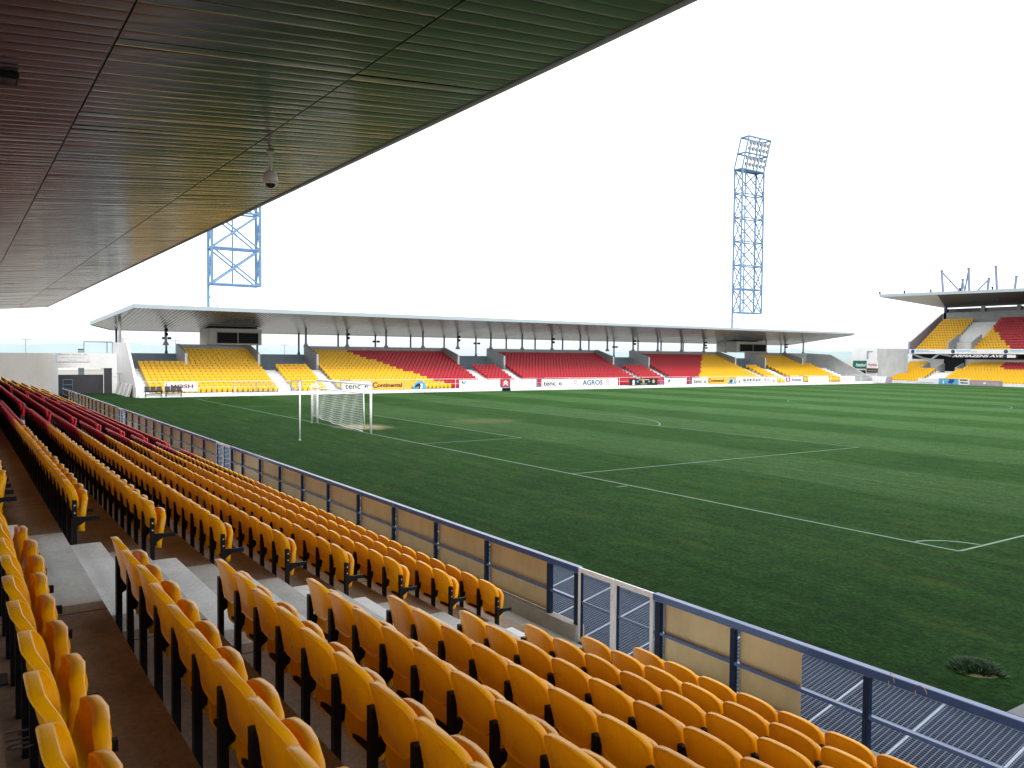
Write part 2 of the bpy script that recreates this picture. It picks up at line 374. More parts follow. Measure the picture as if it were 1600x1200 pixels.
near = thing('grandstand', 'covered grandstand in the foreground, brown terraces under a dark glossy soffit', 'grandstand', (0, -12, 0))
mb = MB()
LANES = [(XB, XA), (10.0, 12.3), (-12.3, -10.0), (-XA, -XB)]
edges = [-45.0]
for a, b_ in sorted(LANES): edges += [a, b_]
edges.append(52.0)
for a, b_ in zip(edges, edges[1:]):
    lane = any(abs(a-l[0]) < 1e-6 for l in LANES)
    terrace(mb, a, b_, 1, 15, nd, TR, nT, 1 if lane else 0, 1, front=10.35, base=-.5)
mb.quad((-45, -10.35, -.5), (52, -10.35, -.5), (52, -9.33, -.5), (-45, -9.33, -.5), 1)
local(near, mb).build('terrace', ['tread', 'riser'], near)
for (a, b_) in LANES:                          # half steps in the aisles
    mb = MB()
    for k in range(1, 15):
        y = Yr(k)-.07
        mb.box(a+.03, b_-.03, y+.002, y+.36, TR(k)-.1, TR(k)+.135)
    mb.box(a+.03, b_-.03, -10.348, -10.0, -.5, -.28)
    local(near, mb).build('aisle_steps', 'step', near, bevel=.012)
mb = MB(); mb.box(-45, 52, -22.3, -22.1, -1, 4.95); local(near, mb).build('rear_wall', 'grey', near)
text_part('F10', .15, (38.04, -17.235, TR(10)+.002), (1, 0, 0), (0, 1, 0), 'paint', near, 'row_marking', bold=.001, width=.2, thick=.001)

# roof of the near stand
RS = .086; RY, RZ = -10.25, 8.2
rz = lambda y: RZ+RS*(y-RY)
seams = [RY, -12.62, -15.76, -18.9, -22.4]
roof = MB(); roof.box(-47.0, 52, -22.6, RY+.06, .045, .35, T=lambda x, y, z: (x, y, rz(y)+z))
roof_o = local(near, roof).build('roof', 'fascia', near)
PW = .30; rnd = random.Random(3)
for s0, s1 in zip(seams, seams[1:]):
    mb = MB(); ya, yb = s0-.012, s1+.012
    x = -46.95
    while x < 51.9:
        t = rnd.gauss(0, .0019); sg = rnd.gauss(.0012, .0011); t2 = rnd.gauss(0, .0016)
        prof = [(.005, .002), (.016, .0002), (.076, -sg*.75), (.15, -sg), (.224, -sg*.75), (.284, .0002), (.295, .002)]
        vs = []
        for j, yv in enumerate((ya, (ya*2+yb)/3, (ya+yb*2)/3, yb)):
            ext = rnd.gauss(0, .0006)
            for px, pz in prof:
                vs.append((x+px, yv, rz(yv)+pz+(t+(t2 if j > 1 else 0))*(px-.15)/.15+ext))
        m_ = len(prof)
        mb.add(vs, [(j*m_+i, j*m_+i+1, (j+1)*m_+i+1, (j+1)*m_+i) for j in range(3) for i in range(m_-1)])
        mb.add([(x-.003, ya, rz(ya)+.022), (x+.303, ya, rz(ya)+.022), (x+.303, yb, rz(yb)+.022), (x-.003, yb, rz(yb)+.022)], [(0, 1, 2, 3)], 1); x += PW
    o = local(near, mb).build('soffit', ['soffit', 'black'], roof_o, smooth=True)
mb = MB(); mb.box(-47.0, 52, RY, RY+.07, -.03, .36, T=lambda x, y, z: (x, y, RZ+z))
local(near, mb).build('fascia', 'fascia', roof_o)

# dome camera and small luminaire under the soffit
cx, cy = 25.75, -12.15; cz = rz(cy)-.0
t = thing('security_camera', 'pale dome security camera hanging from the dark soffit', 'camera', (cx, cy, cz))
mb = MB(); mb.lathe([(.0, .0), (.075, .0), (.075, -.03), (.032, -.04), (.032, -.38), (.06, -.41)], (0, 0, 0), 16); mb.build('mount', 'dome', t, smooth=True)
mb = MB(); mb.lathe([(.03, -.38), (.09, -.395), (.128, -.44), (.142, -.54), (.146, -.625), (.112, -.63)], (0, 0, 0), 24); mb.build('housing', 'dome', t, smooth=True)
mb = MB(); mb.lathe([(.108, -.628)]+[(.105*math.cos(a), -.628-.105*math.sin(a)) for a in [R(x) for x in range(0, 91, 15)]], (0, 0, 0), 20); mb.build('dome_window', 'glass', t, smooth=True)
mb = MB(); mb.lathe([(.112, -.625), (.118, -.64), (.108, -.645), (.104, -.63)], (0, 0, 0), 24); mb.build('trim_ring', 'pwhite', t, smooth=True)
d_ = _f+_r*((12-800)/FPX)+_u*((600-118)/FPX)
tt = (RZ+RS*(CAM[1]-RY)-CAM[2])/(d_[2]-RS*d_[1]); P = CAM+tt*d_
t = thing('ceiling_luminaire', 'small dark luminaire fixed to the soffit near the left edge', 'light', (float(P[0]), float(P[1]), float(P[2])))
mb = MB(); mb.box(-.22, .22, -.12, .12, -.07, -.004); mb.build('body', 'black', t, bevel=.015)
mb = MB(); mb.box(-.18, .18, -.09, .09, -.082, -.071); mb.build('diffuser', 'glass', t, bevel=.004)

# ------------------------------------------------------------------ seats
def shell(outline, rings, yfun, thick, lip, cz):
    """closed moulded shell : outline(theta)->(x,z) ; yfun(x,z)"""
    th = [2*math.pi*i/len(outline) for i in range(len(outline))]; n = len(outline); vs = []; fs = []
    def ring(r, off):
        o = len(vs)
        for (x, z) in outline: vs.append((x*r, yfun(x*r, cz+z*r)+off, cz+z*r))
        return o
    def link(a, b):
        for i in range(n): fs.append((a+i, a+(i+1) % n, b+(i+1) % n, b+i))
    seq = [(r, thick/2) for r in rings]+[(.935, thick/2+lip*.25), (.965, thick/2+lip*.85), (.99, thick/2+lip), (1.008, thick/2+lip*.8), (1.012, lip*.1), (1.004, -thick/2-.006), (.985, -thick/2-.009), (.955, -thick/2-.003), (.93, -thick/2)]+[(r, -thick/2) for r in reversed(rings)]
    offs = [ring(*s) for s in seq]
    for a, b_ in zip(offs, offs[1:]): link(a, b_)
    fs.append(tuple(range(offs[0], offs[0]+n))); fs.append(tuple(range(offs[-1]+n-1, offs[-1]-1, -1)))
    return vs, fs
def back_outline(n=40):
    out = []
    for i in range(n):
        a = 2*math.pi*i/n; c, s_ = math.cos(a), math.sin(a)
        e = 3.2 if s_ > 0 else 3.0
        x = .230*math.copysign(abs(c)**(2/e), c); z = (.155 if s_ > 0 else .18)*math.copysign(abs(s_)**(2/e), s_)
        if s_ < 0: x *= 1+z*.6
        out.append((x, z))
    return out
def pan_outline(n=40):
    out = []
    for i in range(n):
        a = 2*math.pi*i/n; c, s_ = math.cos(a), math.sin(a); e = 6.0
        x = .228*math.copysign(abs(c)**(2/e), c); z = .212*math.copysign(abs(s_)**(2/e), s_)
        if z > .10: x *= 1-(z-.10)*1.7
        if z < -.10: x *= 1-(-z-.10)*1.1
        out.append((x, z))
    return out
yb_ = lambda x, z: .075*(1-(z-.47)/.32)+2.3*max(0, abs(x)-.105)**2-.02
yp_ = lambda x, z: .165+.13*(z-.48)-.9*max(0, abs(x)-.08)**2-.5*max(0, z-.60)+.012*math.cos(x*14)
def seat_back(n=40, rings=(.3, .6, .85)): return shell(back_outline(n), rings, yb_, .012, .030, .633)
def seat_pan(n=40, rings=(.35, .65, .88)):
    vs, fs = shell(pan_outline(n), rings, yp_, .034, .012, .448); return vs, fs
def leg_mb(x, mb=None, bolts=False):
    mb = mb or MB()
    mb.box(x-.028, x+.028, .022, .064, 0, .60, 0)
    mb.box(x-.014, x+.014, .064, .285, .375, .42, 0)
    mb.prism([(x-.008, .064, .374), (x-.008, .16, .374), (x-.008, .064, .31)], (.016, 0, 0), 0)
    if bolts:
        for z in (.47, .55):
            for sx_ in (1,): mb.tube((x+sx_*.028, .043, z), (x+sx_*.034, .043, z), .009, n=8, mi=1)
    return mb
def hinge_mb(mb):
    mb.box(-.15, .15, .10, .13, .262, .285, 0)
    return mb
vs, fs = seat_back(); mb = MB().add(vs, fs); BACK = {c: mb.mesh('backrest', c, True) for c in ('yellow', 'red')}
vs, fs = seat_pan(); mb = MB().add(vs, fs); PAN = {c: mb.mesh('seat_pan', c, True) for c in ('yellow', 'red')}
LEG = leg_mb(-.25).mesh('leg', ['black', 'bolt']); LEG2 = leg_mb(.25, bolts=True).mesh('leg', ['black', 'bolt'])
HINGE = hinge_mb(MB()).mesh('hinge', 'black')

seats = []            # (x, y, z, rotation, colour, level, info)
BND = {1: 14.4, 2: 15.2, 3: 16.0, 4: 16.8, 5: 17.8, 6: 19.0, 7: 20.5, 8: 22.3, 9: 23.2}
near_info = []
def ncol(x, k): return 'red' if abs(x) < BND[k] else 'yellow'
for k in range(1, 10):
    for i in range(14):
        x = XA+.25+.5*i; near_info.append((x, Yr(k), TR(k), ncol(x, k), k, 'right', i+1, 'last' if i == 0 else ''))
    for blk, (x0, n_) in enumerate(((XB, 40), (10.0, 40), (-12.3, 40), (-XA, 16))):
        for i in range(n_):
            x = x0-.25-.5*i
            near_info.append((x, Yr(k), TR(k), ncol(x, k), k, 'left' if blk == 0 else 'far', i+1, 'end' if i == 0 else ''))
vis = [s for s in near_info if in_view((s[0], s[1]+.1, s[2]+.6)) or in_view((s[0], s[1]+.1, s[2]+.2)) or in_view((s[0], s[1], s[2]+.8))]
vis.sort(key=lambda s: (s[0]-CAM[0])**2+(s[1]-CAM[1])**2+(s[2]+.5-CAM[2])**2)
single = [s for s in vis if s[5] in ('right', 'left')][:300]; sset = set(single); rest_near = [s for s in vis if s not in sset]

root = None
def link_child(name, me, parent):
    o = bpy.data.objects.new(name, me); COL.objects.link(o); o.parent = parent; return o
jit = random.Random(11)
proto = {}
for c in ('yellow', 'red'):
    proto[c] = None
def seat_parts(x, c, end):
    out = [('backrest', BACK[c]), ('seat_pan', PAN[c]), ('leg', LEG), ('hinge', HINGE)]
    if end: out.append(('leg', LEG2))
    return out
for (x, y, z, c, k, side, i, end) in single:
    lab = '%s folded seat, %s row from pitch fence, %s %s of the nearest aisle steps' % (c, ordinal(k), ordinal(i), side)
    r_ = bpy.data.objects.new('stadium_seat', None); r_.empty_display_size = .1; COL.objects.link(r_); r_.location = (x, y, z)
    tag(r_, lab, 'seat', 'folding seats in the near stand')
    for nm, me in seat_parts(x, c, end == 'end'):
        o = link_child(nm, me, r_)
        if nm == 'seat_pan':
            o.rotation_euler = (R(jit.uniform(-2.2, 1.2)), 0, R(jit.uniform(-.8, .8)))
        elif nm == 'backrest': o.rotation_euler = (R(jit.uniform(-.6, .6)), 0, R(jit.uniform(-.5, .5)))

def bulk(name, items, mats):
    """items: list of (verts Nx3, faces list, mats list, transforms [(x,y,z,rot)], )"""
    V = []; LV = []; LS = []; LT = []; MI = []; vo = 0; lo = 0
    for vs, fs, mi, tr in items:
        if not tr: continue
        vs = np.array(vs, float); tr = np.array(tr, float); n = len(tr)
        c, s = np.cos(tr[:, 3])[:, None], np.sin(tr[:, 3])[:, None]
        X = c*vs[None, :, 0]-s*vs[None, :, 1]+tr[:, :1]; Y = s*vs[None, :, 0]+c*vs[None, :, 1]+tr[:, 1:2]; Z = vs[None, :, 2]+tr[:, 2:3]
        V.append(np.stack([X, Y, Z], -1).reshape(-1, 3))
        fl = np.concatenate([np.array(f) for f in fs]); ln_ = np.array([len(f) for f in fs])
        L = (fl[None, :]+(np.arange(n)*len(vs))[:, None]+vo).ravel(); LV.append(L)
        tot = np.tile(ln_, n); LT.append(tot); MI.append(np.tile(np.array(mi), n)); vo += n*len(vs)
    V = np.concatenate(V); LV = np.concatenate(LV); LT = np.concatenate(LT); MI = np.concatenate(MI)
    LS = np.concatenate([[0], np.cumsum(LT)[:-1]])
    me = bpy.data.meshes.new(name); me.vertices.add(len(V)); me.vertices.foreach_set('co', V.ravel())
    me.loops.add(len(LV)); me.loops.foreach_set('vertex_index', LV.astype(np.int32))
    me.polygons.add(len(LT)); me.polygons.foreach_set('loop_start', LS.astype(np.int32)); me.polygons.foreach_set('loop_total', LT.astype(np.int32))
    for m_ in mats: me.materials.append(MT[m_])
    me.polygons.foreach_set('material_index', MI.astype(np.int32)); me.polygons.foreach_set('use_smooth', [True]*len(LT))
    me.update(calc_edges=True); me.validate()
    o = bpy.data.objects.new(name, me); COL.objects.link(o); return o
def seat_geo(level, ci, bi):
    V = []; F = []; MI = []
    def put(vs, fs, mi):
        o = len(V); V.extend(vs); F.extend([tuple(i+o for i in f) for f in fs]); MI.extend([mi]*len(fs))
    if level == 0:
        put(*seat_back(20, (.6,)), ci); put(*seat_pan(20, (.6,)), ci)
        mb = leg_mb(-.25, bolts=False); put(mb.v, mb.f, bi)
    else:                                   # seen across the pitch: shaped shells of fewer faces
        xs = (-.235, -.2, 0, .2, .235)
        back = [(x, yb_(x, z), z) for z, sc_ in ((.475, .85), (.55, .97), (.72, .97), (.79, .84)) for x in [q*sc_ for q in xs]]
        put(back, [(r*5+i, r*5+i+1, (r+1)*5+i+1, (r+1)*5+i) for r in range(3) for i in range(4)], ci)
        top = [(x*.84, yb_(x*.84, .79)-d_, .79) for d_ in (0, .03) for x in xs]; put(top, [(i, i+1, i+6, i+5) for i in range(4)], ci)
        pan = [(x, yp_(x, z)+.01, z) for z, sc_ in ((.275, .74), (.40, .86), (.58, .86), (.68, .70)) for x in [q*sc_ for q in xs]]
        put(pan, [(r*5+i, r*5+i+1, (r+1)*5+i+1, (r+1)*5+i) for r in range(3) for i in range(4)], ci)
        lip = [(x*.70, yp_(x*.70, .68)+.01-d_, .68+d_*.1) for d_ in (0, .05) for x in xs]; put(lip, [(i, i+1, i+6, i+5) for i in range(4)], ci)
        mb = MB(); mb.box(-.275, -.225, .03, .07, 0, .58); mb.box(-.265, -.235, .07, .30, .37, .43); put(mb.v, mb.f, bi)
    return V, F, MI

fy, fr_ = [], []
# far stand blocks: (y0, y1, row0, row1)
FB = [(-2.5, 9.4, 1, 10), (2.0, 9.4, 11, 15), (11.0, 14.5, 1, 9), (15.9, 34.0, 1, 15), (35.6, 39.2, 1, 9), (40.8, 59.2, 1, 15), (60.4, 64.4, 1, 9), (66.0, 84.6, 1, 15), (86.4, 89.0, 1, 9), (91.8, 104.0, 1, 10), (91.8, 101.4, 11, 15)]
def fcol(y, k):
    if y < 15: return 0
    if y < 35: return 0 if y < 29.4-.62*(k-1) else 1
    if y < 65.5: return 1
    if y < 85: return 1 if y < 69.8+.80*(k-1) else 0
    return 0
for y0, y1, k0, k1 in FB:
    n_ = int(round((y1-y0)/.5)); p = (y1-y0)/n_
    for k in range(k0, k1+1):
        for i in range(n_):
            y = y0+p*(i+.5); (fr_ if fcol(y, k) else fy).append((fXr(k), y, fTR(k), -math.pi/2))
# right stand: lower rows and upper rows
rY = lambda k: 116.9+.76*(k-1); rZ = lambda k: .85-.79+.285*(k-1)
uY = lambda k: 122.1+.74*(k-1); uZ = lambda k: 5.95-.79+.45*(k-1)
def row_x(x0, x1): 
    n_ = int((x1-x0)/.5); return [x0+.25+.5*i for i in range(n_)]
for k in range(1, 12):
    for x in row_x(-40.2, -33.4 if k < 8 else -36.6): fy.append((x, rY(k), rZ(k), math.pi))
    for x in row_x(-30.1 if k < 8 else -29.4, 4):
        (fr_ if (x > -25.6+(11-k)*.9 and k > 7 and x > -24) else fy).append((x, rY(k), rZ(k), math.pi))
for k in range(1, 14):
    for x in row_x(-37.8, -31.9): fy.append((x, uY(k), uZ(k), math.pi))
    for x in row_x(-27.9, 4):
        (fr_ if x > -28.0+(128.4-uY(k))*1.0 else fy).append((x, uY(k), uZ(k), math.pi))
ny = [(s[0], s[1], s[2], 0) for s in rest_near if s[3] == 'yellow']; nr = [(s[0], s[1], s[2], 0) for s in rest_near if s[3] == 'red']
items = []
for lev, ci, tr in ((0, 0, ny), (0, 1, nr), (1, 2, fy), (1, 3, fr_)):
    v_, f_, m_ = seat_geo(lev, ci, 4); items.append((v_, f_, m_, tr))
so_ = bulk('stadium_seats', items, ['yellow', 'red', 'yellow_far', 'red_far', 'black'])
tag(so_, 'distant rows of yellow and red folding seats filling all the stands', 'seats'); so_['kind'] = 'stuff'

# ------------------------------------------------------------------ near fence
FY = -9.24
fence = thing('pitch_fence', 'long blue framed fence with tan panels between near seats and turf', 'fence', (0, FY, 0))
RT = .69
def fbuild(mb, nm, m_, parent=fence, bevel=0): return local(fence, mb).build(nm, m_, parent, bevel=bevel)
gates = [(32.08, 33.75), (10.3, 12.2), (-12.2, -10.3), (-33.75, -32.08)]
sg = sorted(gates); xs_ = [-44]+[v for g_ in sg for v in g_]+[60]
for a, b_ in zip(xs_[::2], xs_[1::2]):
    mb = MB(); mb.box(a, b_, FY-.05, FY+.05, RT-.095, RT); fbuild(mb, 'top_rail', 'rail', bevel=.008)
mb = MB()
for a, b_ in zip(xs_[::2], xs_[1::2]): mb.box(a, b_, FY-.03, FY+.03, .125, .165)
fbuild(mb, 'middle_rail', 'rail')
mb = MB()
for a, b_ in zip(xs_[::2], xs_[1::2]): mb.box(a, b_, FY-.09, FY+.09, -.52, -.25)
fbuild(mb, 'plinth', 'walk', bevel=.01)
posts = [33.83, 35.17, 37.02, 38.9, 40.8, 42.7, 32.0, 31.27]+[31.27-1.967*i for i in range(1, 10)]
posts += [12.26, 10.24]+[10.24-2.0*i for i in range(1, 11)]+[-12.26]+[-12.26-1.97*i for i in range(1, 11)]+[-33.8]+[-33.8-2.0*i for i in range(1, 6)]
posts = sorted(set(round(p, 2) for p in posts))
LEGP = None
for p in posts:
    mb = MB(); wd = .07 if 31 < p < 34 else .05
    mb.box(p-wd*.7, p+wd*.7, FY-.032, FY+.032, -.25, RT-.112); fbuild(mb, 'post', 'blue')
def panel(x0, x1):
    mb = MB(); mb.box(x0+.07, x1-.07, FY+.034, FY+.044, -.24, RT-.115, T=lambda x, y, z, a=random.uniform(-.006, .006), c=random.uniform(-.004, .012): (x, y+a*(x-x0)+c*(z-.2), z)); return fbuild(mb, 'panel', 'panel')
for a, b_ in zip(posts, posts[1:]):
    if b_ > 31.3 or a < -40.5 or b_-a < 1: continue
    if any(abs((a+b_)/2-(g_[0]+g_[1])/2) < .9 for g_ in gates): continue
    panel(a, b_)
panel(33.83, 35.17); panel(35.17, 36.22)
for g0, g1 in gates:                               # double gates in white frames
    mid = (g0+g1)/2
    for a, b_ in ((g0, mid-.012), (mid+.012, g1)):
        mb = MB(); w_ = .055
        for x0, x1, z0, z1 in ((a, a+w_, -.48, RT), (b_-w_, b_, -.48, RT), (a+w_, b_-w_, RT-.07, RT), (a+w_, b_-w_, -.48, -.43)):
            mb.box(x0, x1, FY-.02-.03, FY+.02-.03, z0, z1) if z1-z0 > .2 else mb.box(x0, x1, FY-.047, FY-.013, z0, z1)
        gt = fbuild(mb, 'gate', 'pwhite')
        mb = MB(); mb.box(a+w_, b_-w_, FY-.04, FY-.02, .13, .17); fbuild(mb, 'gate_bar', 'galv', gt)
        mb = MB(); mb.box(a+w_, a+w_+.035, FY-.043, FY-.017, -.43, RT-.07); fbuild(mb, 'gate_stile', 'blue', gt)
# loops of wire left on the rail
for i, (x, h, wd, lab) in enumerate(((37.32, .10, .05, 'dry wire loop tied over the blue rail, the shorter one'), (37.62, .07, .10, 'dry wire loop tied round the blue rail, the wider one'))):
    mb = MB(); pts = [(x+wd*math.cos(a)*.6+.02*i, FY-.048-.01*math.sin(a*2), RT-.06+h*math.sin(a)*(1 if a < math.pi else .9)) for a in np.linspace(-.6, 3.9, 12)]
    mb.path(pts, .0035, 5); tag(mb.build('wire_loop', 'straw'), lab, 'wire')

# steel grating over the trench behind the fence
gr = thing('walkway_grating', 'galvanised steel grating over the trench between blue fence and turf', 'grating', (0, -8.4, 0))
GA, GB = -9.19, GY-.03
gT = lambda x, y, z: (x, y, -.50+(y-GA)/(GB-GA)*.39+z)
mb = MB(); x = 28.0
while x < 46: mb.box(x-.004, x+.004, GA, GB, -.03, 0, T=gT); x += .066
x = -44.0
while x < 28: mb.box(x-.006, x+.006, GA, GB, -.03, 0, T=gT); x += .16
local(gr, mb).build('bearing_bars', 'galv', gr)
mb = MB(); y = GA+.02
while y < GB-.02: mb.box(28, 46, y-.003, y+.003, -.024, -.006, T=gT); y += .034
y = GA+.02
while y < GB-.02: mb.box(-44, 28, y-.005, y+.005, -.024, -.006, T=gT); y += .12
local(gr, mb).build('cross_bars', 'galv', gr)
x = -44.0; k = 0
mb = MB(); mb.box(-44, 46, GA-.03, GA+.005, -.04, .006, T=gT); mb.box(-44, 46, GB-.005, GB+.02, -.04, .006, T=gT)
local(gr, mb).build('frame', 'gframe', gr)
while x < 46:
    mb = MB(); mb.box(x-.014, x+.014, GA+.006, GB-.006, -.035, .003, T=gT); local(gr, mb).build('frame_bar', 'gframe', gr); x += 1.0
# grass clump by the near corner
mb = MB(); gc = random.Random(5)
for i in range(2600):
    a = gc.uniform(0, 2*math.pi); r_ = math.sqrt(gc.random())*(1+.16*math.sin(3*a+1)+.1*math.sin(7*a)); bx_, by_ = 36.78+.29*r_*math.cos(a)*1.0, -6.46+.27*r_*math.sin(a)
    h = (.085+.05*gc.random())*(1-.55*r_*r_); lx, ly = gc.gauss(.02*math.cos(a), .045), gc.gauss(.02*math.sin(a), .045); t_ = gc.uniform(0, math.pi)
    wx, wy = .007*math.cos(t_), .007*math.sin(t_)
    mb.add([(bx_-wx, by_-wy, 0), (bx_+wx, by_+wy, 0), (bx_+wx*.8+lx*.5, by_+wy*.8+ly*.5, h*.6), (bx_-wx*.8+lx*.5, by_-wy*.8+ly*.5, h*.6), (bx_+lx, by_+ly, h)], [(0, 1, 2, 3), (3, 2, 4)])
cl_ = thing('grass_clump', 'dark tufted mound of long grass on the turf near the corner', 'grass clump', (36.8, -6.48, 0))
local(cl_, mb).build('blades', 'blade', cl_)
mb = MB(); mb.lathe([(.30, .001), (.27, .008), (.24, .012), (.0, .015)], (36.79, -6.47, 0), 26)
local(cl_, mb).build('soil_rim', 'soil', cl_)

# blue guard post on the left edge, row ten
t = thing('guard_rail', 'dark blue steel guard post cut off by the left picture edge', 'railing', (37.38, -17.27, TR(10)))
mb = MB(); mb.tube((0, 0, 0), (0, 0, 1.0), .04, n=14); mb.lathe([(.04, 1.0), (.034, 1.03), (.02, 1.05), (0, 1.055)], (0, 0, 0), 14); mb.build('post', 'blue', t, smooth=True)
mb = MB(); mb.tube((0, 0, .93), (-.1, -1.6, .93), .03, n=12); mb.tube((0, 0, .5), (-.1, -1.6, .5), .022, n=12); mb.build('bar', 'blue', t, smooth=True)
mb = MB(); mb.box(-.08, .08, -.08, .08, .002, .015); mb.build('base_plate', 'blue', t, bevel=.003)

# ------------------------------------------------------------------ goal and net poles
goal = thing('football_goal', 'white football goal with its net hung inside the posts', 'goal', (0, 0, 0))
for s in (-1, 1):
    mb = MB(); mb.tube((s*3.72, 0, 0), (s*3.72, 0, 2.44), .06, n=14); mb.build('goal_post', 'pwhite', goal, smooth=True)
mb = MB(); mb.tube((-3.78, 0, 2.50), (3.78, 0, 2.50), .06, n=14); mb.build('crossbar', 'pwhite', goal, smooth=True)
for s in (-1, 1):
    mb = MB(); mb.path([(s*3.66, -.06, 2.40), (s*3.58, -.34, 2.08), (s*3.62, -.30, .2)], .028, 8); mb.build('net_support', 'pwhite', goal, smooth=True)
mb = MB(); mb.tube((-3.58, -.34, 2.06), (3.58, -.34, 2.06), .035, n=8); mb.build('net_rope', 'pwhite', goal, smooth=True)
def net_pt(u, v):       # u 0..1 across, v 0 top .. 1 bottom
    x = -3.5+7.05*u; zb = .47-.34*u+.10*math.sin(u*math.pi)*-.6
    z = 2.06+(zb-2.06)*v
    y = -.34-.10*math.sin(v*math.pi)*(.6+.4*math.sin(u*9))+.03*math.sin(u*31+v*4)
    return (x, y, z+.02*math.sin(u*24)*v)
mb = MB(); NU, NV = 58, 15
def strip(pts, wd):
    for a, b_ in zip(pts, pts[1:]): mb.tube(a, b_, wd, n=3, cap=False)
for i in range(NU+1): strip([net_pt(i/NU, v/8) for v in range(9)], .0055)
for j in range(NV+1): strip([net_pt(u/40, j/NV) for u in range(41)], .0055 if j < NV else .012)
mb.build('net', 'net', goal)
mb = MB()
for i in range(40):
    x = -3.6+7.2*i/39; mb.tube((x, -.03, 2.47), (x*.99, -.34, 2.07), .005, n=3, cap=False)
mb.build('net_roof', 'net', goal)
for x, lab in ((5.02, 'thin white net pole standing behind the goal, the nearer one'),):
    mb = MB(); mb.tube((x, -4.16, 0), (x, -4.16, 2.72), .038, n=10); mb.lathe([(.038, 2.72), (.02, 2.75), (0, 2.755)], (x, -4.16, 0), 10)
    t = thing('net_pole', lab, 'pole', (x, -4.16, 0)); local(t, mb).build('shaft', 'pwhite', t, smooth=True)
    mb = MB(); mb.box(x-.06, x+.06, -4.22, -4.10, .001, .02); local(t, mb).build('base_plate', 'grey', t)
mb = MB(); x = -3.95; mb.tube((x, -.25, 0), (x, -.25, 2.3), .045, n=10)
t = thing('net_pole', 'white net pole beside the left goal post, the farther one', 'pole', (x, -.25, 0)); local(t, mb).build('shaft', 'pwhite', t, smooth=True)
mb = MB(); mb.box(x-.06, x+.06, -.31, -.19, .001, .02); local(t, mb).build('base_plate', 'grey', t)

# ------------------------------------------------------------------ far stand (long side)
far = thing('grandstand', 'long low grandstand across the pitch with a flat grey roof on columns', 'grandstand', (-45, 50, 0))
fT = lambda a, d, z: (-d, a, z)
fd = lambda k: -(fXr(k)-.07)
BW = 49.65                                     # x of the rear wall
segs = [(-4.0, -2.6, 10), (-2.6, 2.0, 10), (2.0, 9.4, 15), (9.4, 15.9, 9), (15.9, 34.0, 15), (34.0, 40.8, 9), (40.8, 59.2, 15), (59.2, 66.0, 9), (66.0, 84.6, 15), (84.6, 91.8, 9), (91.8, 101.4, 15), (101.4, 104.0, 10), (104.0, 107.5, 10)]
mb = MB()
for a, b_, kt in segs:
    sb = 1 if kt == 15 or kt == 10 and a > -3.5 and a < 104 else 0  # seat blocks in grey: shade between the rows put into the colour
    terrace(mb, a, b_, 1, kt, fd, fTR, fT, sb, sb, front=37.6, base=-.2)
    if kt < 15:                               # concourse floor behind the lower rows
        z = fTR(kt)+.02; mb.quad(fT(a, fd(kt), z), fT(b_, fd(kt), z), fT(b_, BW, z), fT(a, BW, z), 0)
mb.quad((-36.5, -4, -.02), (-36.5, 107.5, -.02), (-37.6, 107.5, -.02), (-37.6, -4, -.02), 0)
local(far, mb).build('terrace', ['farstep', 'grey'], far)
for a, b_ in ((9.45, 10.95), (14.55, 15.85), (34.05, 35.55), (39.25, 40.75), (59.25, 60.35), (64.45, 65.95), (84.65, 86.35), (89.05, 91.75)):
    mb = MB()
    for k in range(1, 10): mb.box(a, b_, -fd(k)+.002, -fd(k)+.34, fTR(k)-.05, fTR(k)+.13, T=lambda y, x, z: (x, y, z))
    local(far, mb).build('aisle_steps', 'farstep', far)
# front wall
mb = MB(); mb.box(-36.72, -36.56, -4, 107.5, -.3, .34); mb.box(-36.555, -36.3, -4, 107.5, -.3, .14); local(far, mb).build('front_wall', 'white', far)
# rear walls behind the big blocks, low walls behind the openings
for a, b_, kt in segs:
    mb = MB()
    top = 4.93 if kt == 15 else 3.95
    mb.box(-BW-.25, -BW+.0, a+.005, b_-.005, 1.5, top); local(far, mb).build('rear_wall', 'grey' if kt == 15 else 'low', far)
for y in (2.0, 9.4, 15.9, 34.0, 40.8, 59.2, 66.0, 84.6, 91.8, 101.4):      # sloped parapets at the ends of the big blocks
    mb = MB(); x1, x0 = -45.6, -BW+.003
    mb.prism([(x0, y-.11, 2.3), (x1, y-.11, 2.3), (x1, y-.11, 4.0), (x1-.35, y-.11, 4.12), (x0+.6, y-.11, 4.97), (x0, y-.11, 4.97)], (0, .22, 0)); local(far, mb).build('parapet', 'grey', far)
    mb = MB(); mb.box(x1+.003, x1+.05, y-.12, y+.12, 2.3, 4.0); local(far, mb).build('parapet_edge', 'white', far)
# end walls
mb = MB(); mb.prism([(-36.75, -4.2, -.3), (-36.75, -4.2, .9), (-38.6, -4.2, 2.6), (-41.6, -4.2, 4.95), (-BW, -4.2, 5.02), (-BW, -4.2, -.3)], (0, .19, 0)); local(far, mb).build('end_wall', 'white', far)
mb = MB(); mb.prism([(-36.75, 107.6, -.3), (-36.75, 107.6, .9), (-38.6, 107.6, 1.8), (-44.5, 107.6, 4.7), (-BW, 107.6, 4.95), (-BW, 107.6, -.3)], (0, .25, 0)); local(far, mb).build('end_wall', 'grey', far)
mb = MB(); mb.box(-BW, -BW+.3, 101.6, 107.6, 2, 4.9); local(far, mb).build('rear_wall', 'grey', far)
